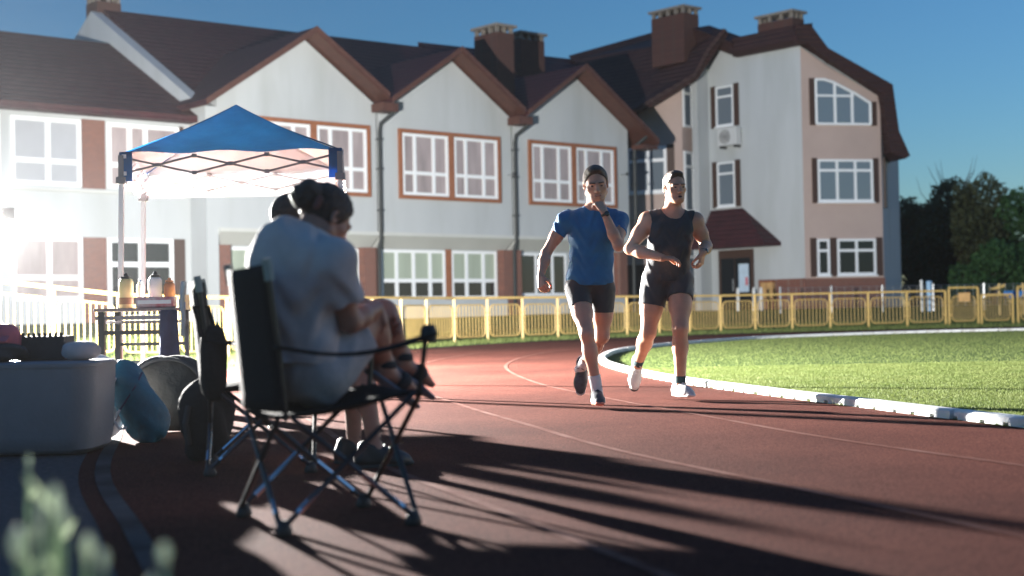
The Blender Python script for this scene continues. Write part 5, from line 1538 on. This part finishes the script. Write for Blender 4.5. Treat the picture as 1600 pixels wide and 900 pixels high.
# ================================================================== companion hidden behind her
Y4 = 6.45
A4 = lambda x, y, dy=0.0: V3(at(x, y, Y4 + dy))
fw4 = unit(np.array([.94, .34, 0])); rt4 = np.cross(fw4, up)
J4 = dict(head=A4(462, 347, .1), neck=A4(450, 384, .06), chest=A4(432, 452, .05), pelvis=A4(420, 570, .05))
c4 = V3(J4['chest'])
J4['shR'] = V3(J4['neck']) - up * .07 + rt4 * .17; J4['shL'] = V3(J4['neck']) - up * .07 - rt4 * .17
J4['elR'] = J4['shR'] - up * .24 + fw4 * .12; J4['wrR'] = J4['elR'] + fw4 * .2 + up * .04 - rt4 * .06
J4['elL'] = J4['shL'] - up * .24 + fw4 * .12; J4['wrL'] = J4['elL'] + fw4 * .2 + up * .04 + rt4 * .06
hp = V3(J4['pelvis'])
J4['hipR'] = hp + rt4 * .09 - up * .03; J4['hipL'] = hp - rt4 * .09 - up * .03
J4['kneeR'] = J4['hipR'] + fw4 * .41 + up * .03; J4['kneeL'] = J4['hipL'] + fw4 * .41 + up * .03
J4['ankR'] = V3((J4['kneeR'][0] + .06, J4['kneeR'][1] - .02, .085)); J4['ankL'] = V3((J4['kneeL'][0] + .0, J4['kneeL'][1] + .03, .085))
HF4 = frame(unit(fw4 + np.array([0, 0, -.1])), up)
S = Sdf(); P4 = head(S, J4['head'], HF4, 1.0)
S.cone(P4(0, -.03, -.05), V3(J4['neck']), .052, .058, .03); torso_prims(S, J4, fw4, 1.0)
for q in 'RL':
    arm_prims(S, J4['sh' + q], J4['el' + q], J4['wr' + q]); hand(S, J4['wr' + q], fw4, up, 1 if q == 'L' else -1, .5)
    leg_prims(S, J4['hip' + q], J4['knee' + q], J4['ank' + q], -fw4, .95)
p4 = S.mesh('person', M['skin3'], None, .006, base=(float(hp[0]), float(hp[1]), 0))
tag(p4, 'companion hidden behind the seated woman, only dark hair and a shin showing', 'person')
make_hair(P4, HF4, 1.0, p4, M['hairdk'], .07, .014, -.06)
face_parts(P4, HF4, 1.0, p4, 'hairdk')
S, F = shirt_body(J4, fw4, 1.0, .014, .01)
for q in 'RL':
    sh, el = J4['sh' + q], J4['el' + q]; ax_ = el - sh
    S.cone(sh, sh + ax_ * .8, .064, .068, .04, cut=[(sh + ax_ * .6, unit(ax_))])
nk4 = V3(J4['neck'])
S.mesh('t_shirt', M['darkcloth'], p4, .006, cuts=[(hp, -up), lambda X, Y, Z: .07 - np.sqrt((X - nk4[0]) ** 2 + (Y - nk4[1]) ** 2 + (Z - nk4[2] - .03) ** 2)], wob=folds(.004, 40))
S = Sdf(); torso_prims(S, J4, fw4, 1.0); S.p = [q for q in S.p if q[0] == 'e'][3:4]; S = S.grown(.012)
for q in 'RL':
    h_, kn = J4['hip' + q], J4['knee' + q]; t = kn - h_; S.cone(h_, h_ + t, .1, .085, .04, cut=[(h_ + t * .8, unit(t))])
S.mesh('shorts', M['darkcloth'], p4, .006)
for q in 'RL': shoe(p4, J4['ank' + q], fw4, up, M['black'], M['soled'], L=.25, laces='black')
# ------------------------------------------------------------------ light, air, camera
w = bpy.data.worlds.new('World'); SC.world = w; w.use_nodes = True
nt = w.node_tree; bg = nt.nodes['Background']
sky = nt.nodes.new('ShaderNodeTexSky'); sky.sky_type = 'NISHITA'; sky.sun_disc = False
SUN_EL, SUN_AZ = 5.2, 70.0
sky.sun_elevation = R(SUN_EL); sky.sun_rotation = R(SUN_AZ); sky.altitude = 100
sky.air_density = 1.0; sky.dust_density = .2; sky.ozone_density = 4.4
nt.links.new(sky.outputs['Color'], bg.inputs['Color']); bg.inputs['Strength'].default_value = .15

ld = bpy.data.lights.new('floodlight_light', 'POINT'); ld.energy = 44000; ld.color = (1, .97, .92); ld.shadow_soft_size = .045
lo = bpy.data.objects.new('floodlight_light', ld); lo.location = (LX - .02, LY - .0, LZ); COL.objects.link(lo)

sd = bpy.data.lights.new('dusk_sun', 'SUN'); sd.energy = .15; sd.angle = R(30); sd.color = (1, .8, .65)
so = bpy.data.objects.new('dusk_sun', sd); COL.objects.link(so)
_dv = Vector((math.sin(R(SUN_AZ)) * math.cos(R(SUN_EL)), math.cos(R(SUN_AZ)) * math.cos(R(SUN_EL)), math.sin(R(SUN_EL))))
so.rotation_euler = _dv.to_track_quat('Z', 'Y').to_euler()

HAZE = 0.00016  # thin volume added to imitate lens glare around the lamp
if HAZE:
    hm = bpy.data.materials.new('added haze'); hm.use_nodes = True
    N = hm.node_tree.nodes; N.remove(N['Principled BSDF'])
    pv = N.new('ShaderNodeVolumePrincipled'); pv.inputs['Density'].default_value = HAZE; pv.inputs['Color'].default_value = (.9, .92, .95, 1); pv.inputs['Anisotropy'].default_value = .55
    hm.node_tree.links.new(pv.outputs['Volume'], N['Material Output'].inputs['Volume'])
    mb = MB(); mb.box(-1000, -400, -2.0, 1000, 1600, 20)
    hz = mb.build('haze', hm); tag(hz, 'thin added haze imitating glare around the floodlight', 'haze', kind='stuff')

cam = bpy.data.cameras.new('camera'); co = bpy.data.objects.new('camera', cam); COL.objects.link(co)
cam.sensor_width = 36; cam.lens = 50; cam.clip_end = 4000; cam.clip_start = .05
mw = Matrix(((_r[0], _u[0], -_f[0], CAM[0]), (_r[1], _u[1], -_f[1], CAM[1]), (_r[2], _u[2], -_f[2], CAM[2]), (0, 0, 0, 1)))
co.matrix_world = mw
cam.dof.use_dof = True; cam.dof.focus_distance = 10.4; cam.dof.aperture_fstop = 1.7; cam.dof.aperture_blades = 9
SC.camera = co
SC.view_settings.view_transform = 'Standard'; SC.view_settings.look = 'None'; SC.view_settings.exposure = 0.4; SC.view_settings.gamma = 1
SC.cycles.use_denoising = True
SC.cycles.max_bounces = 6; SC.cycles.volume_bounces = 0
